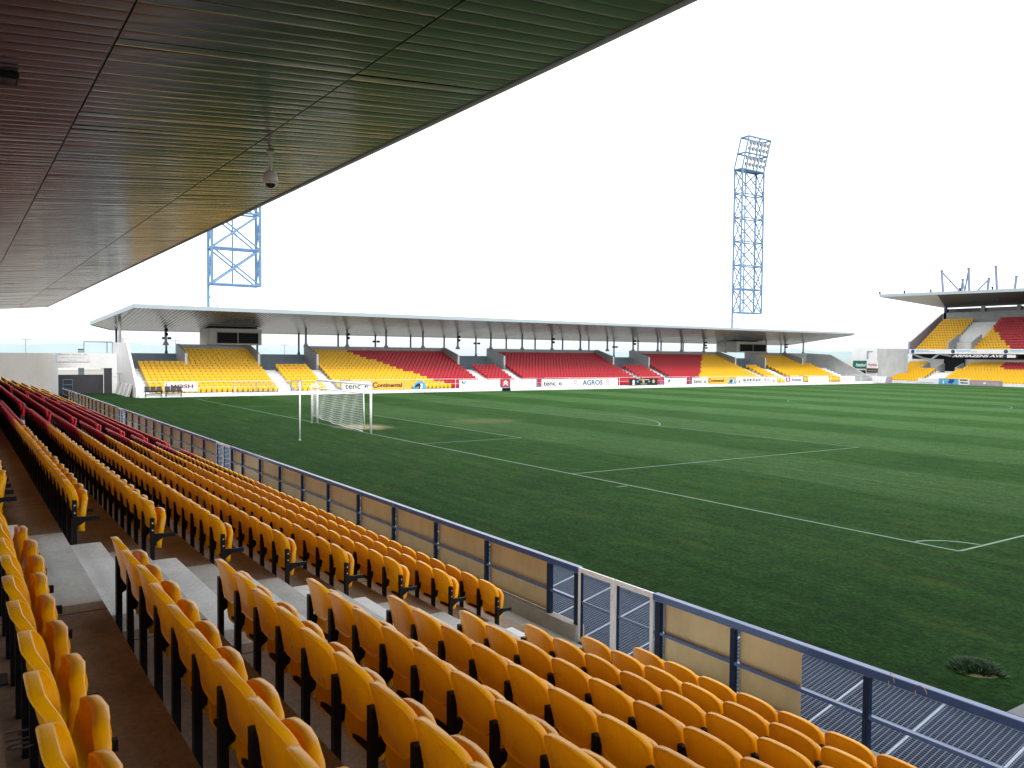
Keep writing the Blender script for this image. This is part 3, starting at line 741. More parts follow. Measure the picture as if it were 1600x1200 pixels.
# roof
SL = .11
fz = lambda x: 8.06-SL*(-38.6-x)
plan = [(-38.6, -4.0), (-50.5, -6.1), (-54.0, -3.7), (-54.0, 108.0), (-39.2, 106.2)]
mb = MB(); n = len(plan); vs = [(x, y, fz(x)+.04) for x, y in plan]+[(x, y, fz(x)+.30) for x, y in plan]
mb.add(vs, [tuple(range(n)), tuple(range(n, 2*n))]+[(i, (i+1) % n, n+(i+1) % n, n+i) for i in range(n)])
froof = local(far, mb).build('roof', 'fascia', far)
mb = MB(); rn = random.Random(9); y = -3.9                                    # plank soffit
while y < 106.1:
    prof = [(0, .015), (.012, 0), (.2, -.004), (.388, 0), (.4, .015)]; t_ = rn.gauss(0, .0015)
    vs = []
    for x in (-38.75, -44, -49, -53.9):
        for py, pz in prof: vs.append((x, y+py, fz(x)+pz+t_*(py-.2)/.2))
    mb.add(vs, [(j*5+i, j*5+i+1, (j+1)*5+i+1, (j+1)*5+i) for j in range(3) for i in range(4)]); y += .4
local(far, mb).build('soffit', 'soffit_far', froof, smooth=True)
mb = MB(); mb.add([(-38.8, -3.95, fz(-38.8)+.01), (-50.4, -5.95, fz(-50.4)+.01), (-53.8, -3.7, fz(-53.8)+.01), (-53.8, -3.92, fz(-53.8)+.01)], [(0, 1, 2, 3)])
local(far, mb).build('soffit', 'soffit_far', froof)
mb = MB()
for (p, q) in zip(plan, plan[1:]+plan[:1]):
    d = Vector((q[0]-p[0], q[1]-p[1], 0)).normalized(); nrm = Vector((d.y, -d.x, 0))*.03
    ctr = Vector((-46, 50, 0))
    if (Vector((p[0], p[1], 0))-ctr).dot(nrm) < 0: nrm = -nrm
    a = Vector((p[0], p[1], fz(p[0]))); b_ = Vector((q[0], q[1], fz(q[0])))
    mb.prism([a+Vector((0, 0, -.03)), b_+Vector((0, 0, -.03)), b_+Vector((0, 0, .34)), a+Vector((0, 0, .34))], nrm)
local(far, mb).build('fascia', 'fascia', froof)
# columns
ya = [.9+5.06*i for i in range(22)]
for y in ya:
    if 4.5 < y < 11.5 or 88 < y < 96.9: continue
    base = 4.9; x = -49.75
    mb = MB(); mb.tube((x, y, base), (x, y, fz(x)+.05), .13, n=10); mb.lathe([(.3, base-.1), (.3, base+.03), (.14, base+.3)], (x, y, 0), 10)
    local(far, mb).build('column', 'colm', far, smooth=True)
for i in range(23):
    y = -3.3+4.95*i
    if 6 < y < 10 or 88 < y < 96: continue
    x = -53.3; mb = MB(); mb.tube((x, y, 1.5), (x, y, fz(x)+.05), .11, n=10); mb.lathe([(.26, 3.5), (.26, 3.6), (.12, 4.3)], (x, y, 0), 10)
    local(far, mb).build('column', 'cold', far, smooth=True)
mb = MB(); mb.tube((-45.9, -4.08, 4.98), (-45.9, -4.08, fz(-45.9)+.04), .14, n=12); local(far, mb).build('column', 'pwhite', far, smooth=True)
# press boxes under the towers
for y0, y1 in ((5.1, 10.65), (88.4, 96.0)):
    mb = MB(); mb.box(-53.0, -48.7, y0, y1, 4.935, fz(-50)-.12); pb = local(far, mb).build('press_box', 'tan', far)
    mb = MB(); mb.box(-48.69, -48.62, y0+.75, y1-.40, 5.10, 6.25); wd_ = local(far, mb).build('window', 'black', pb)
    mb = MB()
    for a, b_, c, d in ((y0+.68, y0+.75, 5.03, 6.32), (y1-.40, y1-.33, 5.03, 6.32), (y0+.75, y1-.40, 6.25, 6.32), ((y0+y1)/2+.14, (y0+y1)/2+.22, 5.1, 6.25)): mb.box(-48.69, -48.60, a, b_, c, d)
    local(far, mb).build('window_frame', 'colm', wd_)
    mb = MB(); mb.box(-48.69, -48.55, y0-.02, y1+.02, 7.0, fz(-48.6)-.02); local(far, mb).build('bulkhead', 'grey', pb)
# rails on the concourse openings
for a, b_ in ((-2.4, 1.85), (9.6, 15.7), (34.2, 40.6), (59.4, 65.8), (84.8, 91.6)):
    mb = MB(); z = fTR(9)
    for zz in (.95, .5): mb.tube((-46.2, a+.9, z+zz), (-46.2, b_-.9, z+zz), .025, n=6)
    for i in range(4): yv = a+.9+(b_-a-1.8)*i/3; mb.tube((-46.2, yv, z), (-46.2, yv, z+.95), .025, n=6)
    local(far, mb).build('railing', 'lblue' if a > 5 else 'cold', far)
mb = MB()
for p, q in (((-50.4, -4.1, 3.9), (-50.4, -4.1, 5.05)), ((-50.4, -6.7, 3.95), (-50.4, -6.7, 5.05)), ((-50.4, -6.7, 5.05), (-50.4, -4.1, 5.05)), ((-50.4, -4.6, 3.95), (-50.4, -4.6, 5.05))): mb.tube(p, q, .04, n=6)
local(far, mb).build('railing', 'cold', far)
# loudspeakers
spk = [(-49.6, .9, 7.35), (-53.15, -3.3+4.95, 5.6), (-49.6, 20.5+.64, 6.9), (-53.15, 26.4, 5.65), (-49.6, 36.3, 6.75), (-53.15, 41.25, 5.65), (-49.6, 51.5, 6.6), (-53.15, 66.0, 5.5), (-49.6, 66.7, 6.5), (-49.6, 81.9, 6.5), (-53.15, 90.7-4.95, 5.6), (-49.6, 102.1, 6.5)]
spk.sort(key=lambda p: ((np.array(p)-CAM)@_r)/((np.array(p)-CAM)@_f))
for i, (x, y, z) in enumerate(spk):
    z = min(z, fz(x)-.6)
    t = thing('loudspeaker', '%s black loudspeaker from the left on the far stand columns' % ordinal(i+1), 'loudspeaker', (x, y, z), 'loudspeakers on the far stand columns')
    mb = MB()
    if x > -51: mb.box(.05, .35, -.14, .14, -.02, .28); mb.box(.05, .35, -.14, .14, -.45, -.16)
    else: mb.box(-.05, .25, -.45, -.12, -.12, .12); mb.box(-.05, .25, .12, .45, -.12, .12)
    mb.build('cabinet', 'black', t, bevel=.02)
    mb = MB(); mb.box(-.14, .1, -.13, .13, -.03, .03); mb.build('bracket', 'black', t)

# pitch-side rail of the far stand
pf = thing('pitch_fence', 'low white tube fence along the front of the far stand', 'fence', (-36.62, 50, 0))
mb = MB(); mb.tube((-36.62, -3.6, 1.40), (-36.62, 107, 1.40), .022, n=6); mb.tube((-36.62, -3.6, .9), (-36.62, 107, .9), .015, n=6); local(pf, mb).build('top_rail', 'pwhite', pf)
for i in range(56):
    y = -3.6+2.0*i; mb = MB(); mb.tube((-36.62, y, .34), (-36.62, y, 1.40), .03, n=6); local(pf, mb).build('post', 'lblue' if i % 2 else 'pwhite', pf)
for y in (9.8, 14.9, 34.6, 39.5, 59.6, 65.0, 85.3, 88.6):
    mb = MB()
    for yy_ in (y, y+1.0): mb.box(-36.66, -36.58, yy_-.05, yy_+.05, .34, 1.42)
    mb.box(-36.65, -36.59, y, y+1.0, 1.34, 1.42); mb.box(-36.65, -36.59, y, y+1.0, .42, .50)
    mb.tube((-36.62, y, .45), (-36.62, y+1.0, 1.0), .03, n=6)
    local(pf, mb).build('gate', 'lblue', pf)
# crowd barriers standing before the first block
for i in range(3):
    y = 4.2+i*1.75; t = thing('crowd_barrier', '%s of three tubular barriers standing at the far stand front' % ['leftmost', 'middle one', 'rightmost'][i], 'barrier', (-36.42, y, .14), 'barriers at the far stand front')
    mb = MB(); mb.path([(0, 0, 0), (0, 0, 1.05), (0, 1.6, 1.05), (0, 1.6, 0)], .02, 6); mb.tube((0, 0, .2), (0, 1.6, .2), .016, n=6); mb.build('frame', 'lblue', t)
    mb = MB()
    for q in range(1, 5): mb.tube((0, q*.32, .2), (0, q*.32, 1.05), .01, n=5)
    mb.build('bars', 'lblue', t)

# ------------------------------------------------------------------ advertising boards on the far side
BX = -36.50
def board(y0, y1, z0, z1, m_, label):
    t = thing('advertising_board', label, 'advert board', (BX, (y0+y1)/2, z0))
    mb = MB(); mb.box(-.025, .025, -(y1-y0)/2, (y1-y0)/2, 0, z1-z0); mb.build('panel', m_, t, bevel=.006); return t
def btext(t, s, y, z, size, m_, width, **kw): 
    bpy.context.view_layer.update()
    return text_part(s, size, (BX+.032, y, z), (0, 1, 0), (0, 0, 1), m_, t, width=width, **kw)
def bshape(t, poly, m_, name, x=.03, th=.004):
    mb = MB(); mb.prism([(BX+x, a, b_) for a, b_ in poly], (th, 0, 0)); return local(t, mb).build(name, m_, t)
def disc(cy, cz_, r, n=20, a0=0, a1=2*math.pi): return [(cy+r*math.cos(a0+(a1-a0)*i/(n if a1-a0 > 6.2 else n-1)), cz_+r*math.sin(a0+(a1-a0)*i/(n if a1-a0 > 6.2 else n-1))) for i in range(n)]
def ringpoly(t, cy, cz_, r0, r1, m_, name, n=20, bumps=0):
    mb = MB()
    for i in range(n):
        a, b_ = 2*math.pi*i/n, 2*math.pi*(i+1)/n
        ra = r1*(1+(.18*math.cos(bumps*a) if bumps else 0)); rb = r1*(1+(.18*math.cos(bumps*b_) if bumps else 0))
        mb.quad((BX+.032, cy+r0*math.cos(a), cz_+r0*math.sin(a)), (BX+.032, cy+ra*math.cos(a), cz_+ra*math.sin(a)), (BX+.032, cy+rb*math.cos(b_), cz_+rb*math.sin(b_)), (BX+.032, cy+r0*math.cos(b_), cz_+r0*math.sin(b_)))
    return local(t, mb).build(name, m_, t)
t = board(-1.9, 1.0, .50, 1.33, 'white', 'white advertising board with thin maroon capitals before the leftmost seats')
btext(t, 'MOSH', -1.35, .80, .46, 'maroon', 1.95, bold=.012); bshape(t, [(-1.75, .72), (-1.68, .72), (-1.68, 1.26), (-1.75, 1.26)], 'maroon', 'emblem')
def tenco(y0, y1, lab):
    t = board(y0, y1, .36, 1.26, 'white', lab); w_ = y1-y0
    btext(t, 'tenc', y0+.25, .48, .80, 'ink', w_*.55, bold=.014)
    bshape(t, disc(y0+w_*.84, .68, .22, 16), 'ink', 'emblem'); mb = MB(); mb.prism([(BX+.036, y0+w_*.84-.12, .50), (BX+.036, y0+w_*.84-.02, .50), (BX+.036, y0+w_*.84+.16, .9), (BX+.036, y0+w_*.84+.06, .9)], (.004, 0, 0)); local(t, mb).build('emblem_slash', 'white', t)
    bshape(t, [(y0+.2, 1.12), (y1-.3, 1.12), (y1-.3, 1.15), (y0+.2, 1.15)], 'ink', 'stripe')
tenco(15.1, 18.2, 'white board with black lowercase name behind the goal crossbar')
def conti(y0, y1, lab):
    t = board(y0, y1, .36, 1.28, 'orange', lab); w_ = y1-y0
    btext(t, 'C', y0+.12, .56, .78, 'brown', w_*.13, bold=.02); btext(t, 'ontinental', y0+.12+w_*.12, .62, .56, 'brown', w_*.62, bold=.02)
    return t
conti(18.24, 22.85, 'orange board with bold brown lettering just right of the goal')
def globe(yc, r, lab):
    t = thing('advertising_board', lab, 'advert board', (BX, yc, .36)); mb = MB(); mb.prism([(-.02, a-yc, b_-.36) for a, b_ in disc(yc, .42, r, 18, 0, math.pi)]+[(-.02, -r, 0), (-.02, r, 0)][:0], (.04, 0, 0)); mb.build('panel', 'sky', t)
    bshape(t, disc(yc-.1, .46, r*.62, 14, .9, 3.1), 'ink', 'emblem'); bshape(t, [(yc-.05, .42), (yc+.25, .42), (yc+.35, .9), (yc+.05, .95)], 'white', 'emblem', .036); bshape(t, [(yc-.2, .42), (yc+.0, .42), (yc+.1, .8), (yc-.05, .8)], 'ink', 'emblem', .04)
globe(23.9, .82, 'blue half-round sign beside the orange board near the goal')
t = board(28.8, 34.2, .36, 1.30, 'white', 'blank white board with a small teal mark, left of the red square sign'); bshape(t, [(29.2, .9), (29.4, .75), (29.75, 1.15), (29.55, 1.15)], 'sky', 'emblem'); bshape(t, [(29.1, .95), (29.25, .9), (29.3, 1.15), (29.15, 1.15)], 'ink', 'emblem', .034)
t = board(34.35, 35.55, .52, 1.28, 'sred', 'small red square board with white double chevron before the red seats')
for dz in (.0, .26): bshape(t, [(34.55, .60+dz), (34.72, .60+dz), (34.95, .80+dz), (35.18, .60+dz), (35.35, .60+dz), (34.95, .97+dz)], 'white', 'chevron', .03+dz*.01)
board(35.6, 39.3, .36, 1.28, 'white', 'blank white board right of the red square sign')
tenco(40.1, 43.4, 'white board with black lowercase name under the middle red block')
t = board(43.45, 52.0, .36, 1.28, 'white', 'white board with blue capitals between two red floral emblems')
btext(t, 'AGROS', 46.3, .50, .82, 'navy', 3.2, bold=.018)
for yc in (45.2, 50.3):
    ringpoly(t, yc, .92, .16, .24, 'sred', 'emblem', 32, 8); bshape(t, [(yc-.45, .62), (yc-.38, .56), (yc-.05, .48), (yc-.1, .56)], 'sgreen', 'leaf'); bshape(t, [(yc+.45, .62), (yc+.38, .56), (yc+.05, .48), (yc+.1, .56)], 'sgreen', 'leaf')
t = board(54.0, 58.9, .36, 1.22, 'ink', 'dark photo board with pale shapes below the red seats')
for yc, r_, m_ in ((54.7, .22, 'white'), (56.4, .2, 'khaki'), (58.2, .24, 'khaki'), (55.4, .16, 'sky'), (57.4, .15, 'sky')): bshape(t, disc(yc, .85, r_, 12), m_, 'picture')
bshape(t, [(54.45, .42), (54.95, .42), (54.85, .70), (54.55, .70)], 'white', 'picture', .034); bshape(t, [(55.9, .48), (57.0, .48), (57.0, .56), (55.9, .56)], 'khaki', 'picture', .034); bshape(t, [(55.6, 1.02), (57.4, 1.02), (57.4, 1.12), (55.6, 1.12)], 'khaki', 'picture', .034)
t = board(60.2, 64.2, .36, 1.24, 'white', 'white board with one small navy crest right of the dark photo board'); bshape(t, [(60.9, .62), (61.05, .62), (61.25, 1.0), (61.05, 1.1), (60.85, .95)], 'navy', 'emblem')
tenco(65.4, 68.4, 'white board with black lowercase name left of the farther orange board')
conti(68.45, 72.6, 'orange board with brown lettering under the far yellow seats')
globe(73.4, .75, 'blue half-round sign beside the farther orange board')
t = board(74.3, 83.2, .36, 1.26, 'white', 'long white board with wide black lettering and a pink letter')
btext(t, 'sitio', 75.6, .66, .62, 'ink', 3.9, bold=.01); btext(t, 'h', 80.3, .66, .62, 'pink', 1.0, bold=.01)
bshape(t, [(74.7, .44), (74.9, .44), (75.0, .85), (74.8, .85)], 'ink', 'emblem'); bshape(t, [(82.4, .44), (82.6, .44), (82.5, .85), (82.3, .85)], 'ink', 'emblem')
bshape(t, [(75.8, .48), (81.8, .48), (81.8, .53), (75.8, .53)], 'ink', 'small_print')
t = board(85.0, 89.3, .36, 1.24, 'white', 'white board with navy lettering beside a red badge'); btext(t, 'freitas', 86.6, .58, .58, 'navy', 2.2, bold=.012)
bshape(t, [(85.2, .5), (86.2, .5), (86.2, 1.15), (85.2, 1.15)], 'sred', 'badge'); bshape(t, [(85.5, .62), (85.9, .62), (85.9, 1.03), (85.5, 1.03)], 'white', 'badge', .036)
board(90.6, 95.6, .36, 1.24, 'white', 'blank white board near the right end of the far stand')
t = board(98.8, 102.6, .36, 1.24, 'white', 'white board with faint pink capitals at the right end of the far stand'); btext(t, 'MOSH', 99.2, .72, .34, 'pink', 2.6); bshape(t, [(100.2, .52), (101.4, .52), (101.4, .57), (100.2, .57)], 'pink', 'small_print')
# small equipment box at the foot of the wall
t = thing('equipment_box', 'small black box at the foot of the wall below the red chevron board', 'box', (-36.15, 34.85, 0))
mb = MB(); mb.box(-.15, .15, -.5, -.06, .02, .34); mb.box(-.15, .15, .06, .5, .02, .34); mb.build('case', 'black', t, bevel=.02)
mb = MB(); mb.tube((.0, -.06, .18), (0, .06, .18), .03, n=8); mb.build('coupling', 'bolt', t)
# benches
for i, yc in enumerate((-2.85, -1.15)):
    t = thing('bench', ['black three-seat bench at the far stand corner, the left one', 'black three-seat bench at the far stand corner, the right one'][i], 'bench', (-36.18, yc, .14), 'team benches at the corner')
    for j in (-1, 0, 1):
        mb = MB(); mb.box(-.22, .20, j*.5-.22, j*.5+.22, .42, .47); mb.prism([(-.22, j*.5-.22, .47), (-.16, j*.5-.22, .47), (-.26, j*.5-.2, .86), (-.31, j*.5-.2, .86)], (0, .44, 0)); mb.build('seat', 'bench', t, bevel=.012)
    mb = MB(); mb.box(-.04, .04, -.8, .8, .36, .415); mb.build('beam', 'black', t)
    for s in (-.65, .65):
        mb = MB(); mb.box(-.03, .03, s-.03, s+.03, .0, .36); mb.box(-.22, .22, s-.03, s+.03, .0, .04); mb.build('leg', 'black', t)

# ------------------------------------------------------------------ floodlight towers
def tower(y0, y1, label):
    X0, X1 = -53.9, -52.2; zb, zt = 11.75, 36.0
    t = thing('floodlight_tower', label, 'floodlight', (X0, y0, 6.0))
    cr = [(X0, y0), (X1, y0), (X1, y1), (X0, y1)]
    for i, (x, y) in enumerate(cr):
        mb = MB(); mb.tube((x, y, 6.0 if i == 0 else zb), (x, y, zt), .15, n=8); local(t, mb).build('leg', 'lblue', t)
    lv = [zb+(zt-zb)*i/6 for i in range(7)]
    mb = MB()
    for z in lv:
        mb = MB()
        for a, b_ in zip(cr, cr[1:]+cr[:1]): mb.tube((*a, z), (*b_, z), .12, n=6)
        local(t, mb).build('ring_frame', 'lblue', t)
    mb = MB()
    for z0, z1 in zip(lv, lv[1:]):
        for a, b_ in zip(cr, cr[1:]+cr[:1]):
            mb.tube((*a, z0), (*b_, z1), .10, n=5); mb.tube((*b_, z0), (*a, z1), .10, n=5)
    local(t, mb).build('bracing', 'lblue', t)
    ym = (y0+y1)/2; mb = MB(); mb.tube((X0, ym, zb), (X0, ym, zt), .10, n=6)
    mb.tube((X0, ym+.4, zb), (X0, ym+.4, zt), .03, n=5); z = zb
    while z < zt: mb.tube((X0, ym, z), (X0, ym+.4, z), .02, n=4); z += .6
    local(t, mb).build('ladder', 'lblue', t)
    mb = MB(); mb.tube((X0, y0, 10.6), (X0+.5, y0+.9, 9.2), .05, n=5); mb.tube((X0+.5, y0+.9, 9.2), (X0+.2, y0+.7, 8.0), .05, n=5); local(t, mb).build('cable', 'lblue', t)
    hb = Vector((X0-.1, y0-.05, zt+.05)); up = Vector((1.0, .45, 5.3)); ey = Vector((0, y1-y0+.1, 0)); ex = Vector((1.7, 0, 0))
    mb = MB()
    for f_ in (0, .5, 1.0):
        p = [hb+up*f_, hb+up*f_+ex, hb+up*f_+ex+ey, hb+up*f_+ey]
        for a, b_ in zip(p, p[1:]+p[:1]): mb.tube(a, b_, .15, n=6)
    for a in (Vector((0, 0, 0)), ex, ex+ey, ey, ex+ey*.5, ey*.5): mb.tube(hb+a, hb+a+up, .13, n=6)
    mb.tube(hb+up, hb+up+ex+ey*.5, .05, n=5); mb.tube(hb+up+ey, hb+up+ex+ey*.5, .05, n=5)
    head = local(t, mb).build('lamp_head', 'lblue', t)
    mb = MB(); mb.prism([hb, hb+ex, hb+ex+ey, hb+ey], (0, 0, .06)); local(t, mb).build('platform', 'lblue', head)
    for r_ in range(4):
        for c in range(6):
            p = hb+ex+up*((.16, .34, .64, .82)[r_])+ey*((c+.6)/6.2); mb = MB()
            nrm = Vector((.85, .2, -.25)).normalized(); mb.tube(p, p+nrm*.3, .25, .42, n=10); mb.tube(p+nrm*.302, p+nrm*.31, .36, n=10, mi=1)
            local(t, mb).build('lamp', ['cold', 'lens'], head)
tower(6.25, 11.6, 'light blue lattice floodlight tower partly hidden by the near roof')
tower(93.2, 98.7, 'light blue lattice floodlight tower with lamps rising over the far roof')

# ------------------------------------------------------------------ left corner
cw = thing('corner_wall', 'pale curved wall with a dark gated opening beside the far stand', 'wall', (-44, -8, 0))
CX = -46.7
mb = MB(); T_ = .25; mb.box(CX-T_, CX, -9.8, -9.33, -.6, 3.89); mb.box(CX-T_, CX, -9.33, -4.68, 2.47, 3.89); mb.box(CX-T_, CX, -4.68, -4.22, -.6, 3.89)
pts = [(CX, -9.8)]+[(CX+9*(1-math.cos(a)), -9.8-9*math.sin(a)) for a in [R(2*i) for i in range(1, 36)]]
local(cw, mb).build('wall', 'white', cw)
mb = MB()
n_ = len(pts); vs = [(x, y, -.6) for x, y in pts]+[(x, y, 3.88) for x, y in pts]+[(x-.25, y-.1, 3.88) for x, y in pts]+[(x-.25, y-.1, -.6) for x, y in pts]
mb.add(vs, [(k*n_+i, k*n_+i+1, ((k+1) % 4)*n_+i+1, ((k+1) % 4)*n_+i) for k in range(4) for i in range(n_-1)])
cwo = local(cw, mb).build('curved_wall', 'cream', cw, smooth=True); md = cwo.modifiers.new('edge', 'EDGE_SPLIT'); md.split_angle = R(40)
mb = MB(); mb.box(CX-.55, CX-.45, -9.32, -5.4, -.6, 1.82); gt = local(cw, mb).build('gate', 'gatewall', cw)
mb = MB(); mb.box(CX-.2, CX-.03, -5.38, -4.70, -.6, 2.46); local(cw, mb).build('gate_pillar', 'gatewall', cw)
mb = MB(); mb.box(CX-.9, CX-.6, -7.55, -7.05, 1.5, 2.7); local(cw, mb).build('pillar', 'colm', cw)
mb = MB(); mb.box(CX+.003, CX+.014, -4.63, -4.24, 1.58, 1.61); local(cw, mb).build('joint', 'colm', cw)
mb = MB()
for zz in (.85, 1.35): mb.tube((CX-.3, -8.9, zz), (CX-.3, -8.1, zz), .03, n=6)
for yy_ in (-8.9, -8.1): mb.tube((CX-.3, yy_, .0), (CX-.3, yy_, 1.35), .03, n=6)
local(cw, mb).build('gate_rail', 'lblue', cw)
t = thing('sign_board', 'white sign with grey lettering on the left corner wall', 'sign', (CX+.05, -8.0, 3.5))
mb = MB(); mb.box(-.03, .03, -1.45, 1.35, -.42, .42); mb.build('panel', 'pwhite', t)
bpy.context.view_layer.update()
text_part('BENJAMIM ARAUJO, LDA', .25, (CX+.085, -9.3, 3.62), (0, 1, 0), (0, 0, 1), 'mauve', t, width=2.45)
text_part('MATERIAIS DE CONSTRUCAO', .15, (CX+.085, -9.0, 3.42), (0, 1, 0), (0, 0, 1), 'mauve', t, width=1.85)
text_part('PENAFIEL', .14, (CX+.085, -8.5, 3.18), (0, 1, 0), (0, 0, 1), 'mauve', t, width=.8)
t = thing('sign_board', 'small dark framed sign standing on top of the left corner wall', 'sign', (CX-.1, -7.4, 3.89)); mb = MB(); mb.box(-.03, .03, -.24, .24, .05, .42); mb.build('panel', 'colm', t); mb = MB(); mb.box(-.02, .02, -.2, -.16, 0, .05); mb.box(-.02, .02, .16, .2, 0, .05); mb.box(-.035, .035, -.24, .24, .36, .43); mb.build('frame', 'black', t)
# tap-like pipe rail on the end wall
t = thing('handrail', 'thin grey handrail on the white end wall of the far stand', 'handrail', (-44, -4.4, 0))
mb = MB(); mb.tube((-1.9, 0, 1.95), (1.9, 0, 2.0), .03, n=6); mb.tube((-.2, 0, -.2), (-.2, 0, 2.0), .03, n=6); mb.build('bar', 'colm', t)
pk = random.Random(2)
for i in range(11):
    x = -45.9+.74*i; w_ = pk.uniform(.66, .73); h = pk.uniform(.98, 1.12); lean = pk.uniform(.25, .4)
    mb = MB(); mb.prism([(-w_/2, -lean, 0), (w_/2, -lean, 0), (w_/2+pk.uniform(-.03, .03), -.02, h), (-w_/2, -.02, h)], (0, .03, 0))
    o = mb.build('leaning_board', 'wood' if i % 3 else 'pwhite', loc=(x, -4.24, -.0)); tag(o, '%s pale board from the left leaning on the white end wall' % ordinal(i+1), 'board', 'boards leaning on the end wall')

# ------------------------------------------------------------------ right corner building and right stand
cb = thing('corner_building', 'pale corner block with a dark doorway between the two far stands', 'building', (-42, 115, 0))
mb = MB(); mb.box(-44.6, -44.0, 114.0, 114.3, -.3, 5.85); mb.box(-44.0, -41.95, 114.0, 114.3, 2.05, 5.85); mb.box(-41.95, -40.0, 114.0, 114.3, -.3, 5.85); mb.box(-44.6, -44.3, 114.3, 121, -.3, 5.85); local(cb, mb).build('wall', 'white', cb)
mb = MB(); pts = [(-40.0, 114.15)]+[(-40+2.2*(1-math.cos(R(15*i)))+.03*i, 114.15+5.5*math.sin(R(15*i))) for i in range(1, 7)]
for (x0, y0), (x1, y1) in zip(pts, pts[1:]): mb.prism([(x0, y0, -.3), (x1, y1, -.3), (x1-.2, y1+.15, -.3), (x0-.2, y0+.15, -.3)], (0, 0, 6.1))
local(cb, mb).build('curved_wall', 'grey', cb)
mb = MB(); mb.box(-44.0, -41.95, 114.9, 115, -.3, 2.05); local(cb, mb).build('doorway', 'dark', cb)
mb = MB(); mb.box(-43.9, -42.0, 114.1, 114.14, -.1, .95); dg_ = local(cb, mb).build('low_gate', 'navy', cb)
mb = MB(); mb.tube((-43.95, 114.06, .97), (-41.98, 114.06, .97), .03, n=6); mb.tube((-43.0, 114.06, -.1), (-43.0, 114.06, .97), .03, n=6); local(cb, mb).build('gate_bar', 'lblue', dg_)
mb = MB(); mb.box(-41.75, -41.5, 113.93, 113.997, 4.0, 5.4); mb.box(-41.5, -40.7, 113.93, 113.997, 5.25, 5.4); local(cb, mb).build('downpipe', 'colm', cb)
def rsign(x0, x1, z0, z1, m_, label, y=113.92):
    t = thing('sign_board', label, 'sign', ((x0+x1)/2, y, z0)); mb = MB(); mb.box(-(x1-x0)/2, (x1-x0)/2, -.03, .03, 0, z1-z0); mb.build('panel', m_, t); bpy.context.view_layer.update(); return t
t = rsign(-44.35, -41.75, 2.35, 3.7, 'sgreen', 'green sign with white slanted lettering over the dark doorway'); text_part('futebol', .75, (-43.8, 113.885, 2.7), (1, 0, 0), (0, 0, 1), 'white', t, width=1.95, bold=.02, shear=.25)
t = rsign(-41.7, -39.6, 2.45, 3.7, 'white', 'white sign with red capitals right of the green sign', 113.86); text_part('PLANGA', .6, (-41.35, 113.825, 2.78), (1, 0, 0), (0, 0, 1), 'sred', t, width=1.6, bold=.015)
t = rsign(-41.7, -39.6, 1.65, 2.38, 'sbrown', 'dark brown sign with khaki lettering below the red lettered sign', 113.86); text_part('CONSTRUTORA', .3, (-41.55, 113.825, 1.9), (1, 0, 0), (0, 0, 1), 'khaki', t, width=1.8)
# white shelter box
t = thing('dugout', 'low white plastic dugout shelter in the far right corner', 'shelter', (-38.2, 112.6, 0))
mb = MB(); mb.prism([(-1.5, -.6, 0), (-1.5, .6, 0), (-1.5, .6, 1.05), (-1.5, -.2, 1.05)], (2.6, 0, 0)); mb.build('shell', 'pwhite', t, bevel=.03)
mb = MB(); mb.prism([(1.12, -.6, 0), (1.12, .6, 0), (1.12, .6, 1.05), (1.12, -.2, 1.05)], (.5, 0, 0)); mb.build('side', 'mauve', t)
mb = MB()
for x in (-.9, -.3, .3): mb.prism([(x, -.615, .05), (x+.03, -.615, .05), (x+.03, -.235, 1.0), (x, -.235, 1.0)], (0, .02, 0))
mb.build('rib', 'colm', t)

rs = thing('grandstand', 'two-tier grandstand at the right edge under a thin cantilever roof', 'grandstand', (-20, 122, 0))
rT = lambda a, d, z: (a, d, z)
mb = MB(); rd = lambda k: rY(k)+.07; ud = lambda k: uY(k)+.07
for a, b_, kt in ((-40.5, -36.5, 11), (-36.5, -33.3, 8), (-33.3, -30.2, 7), (-30.2, -29.4, 7), (-29.4, 6, 11)):
    terrace(mb, a, b_, 1, kt, rd, rZ, rT, 0, 0, front=115.9, base=-.4)
    if kt < 11: z = rZ(kt)+.02; mb.quad((a, rd(kt), z), (b_, rd(kt), z), (b_, 126, z), (a, 126, z))
local(rs, mb).build('terrace', 'farstep', rs)
mb = MB()
for a, b_, k0 in ((-38.1, -31.8, 1), (-31.8, -28.0, 5), (-28.0, 6, 1)): terrace(mb, a, b_, k0, 13, ud, uZ, rT, 0, 0, front=121.6 if k0 == 1 else None, base=5.0, foot=5.0)
local(rs, mb).build('upper_terrace', 'step', rs)
mb = MB(); mb.box(-40.5, 6, 115.0, 115.15, -.4, .45); local(rs, mb).build('front_wall', 'white', rs)
mb = MB(); mb.box(-38.35, 6, 121.25, 121.5, 5.0, 5.78); bal = local(rs, mb).build('balcony_front', 'white', rs)
bpy.context.view_layer.update()
for x in (-38.0, -31.0, -22.6):
    mb = MB(); mb.prism([(x+.32*math.cos(a)+.3, 121.2, 5.39+.32*math.sin(a)) for a in [R(20*i) for i in range(18)]], (0, .04, 0)); local(rs, mb).build('balcony_emblem', 'navy', rs)
    mb = MB(); mb.box(x+.9, x+4.2, 121.235, 121.247, 5.30, 5.38); mb.box(x+.9, x+3.2, 121.235, 121.247, 5.48, 5.58); local(rs, mb).build('balcony_print', 'sky', rs)
mb = MB(); mb.prism([(-38.3, 121.3, 5.0), (-38.3, 121.3, 7.1), (-38.3, 121.9, 7.15), (-38.6, 132.6, 12.5), (-38.6, 133, 12.5), (-38.6, 133, 5.0)], (-.3, 0, 0)); local(rs, mb).build('side_wall', 'mauve', rs)
mb = MB(); mb.box(-38.4, 6, 132.3, 132.5, 9.5, 12.55); local(rs, mb).build('back_wall', 'grey', rs)
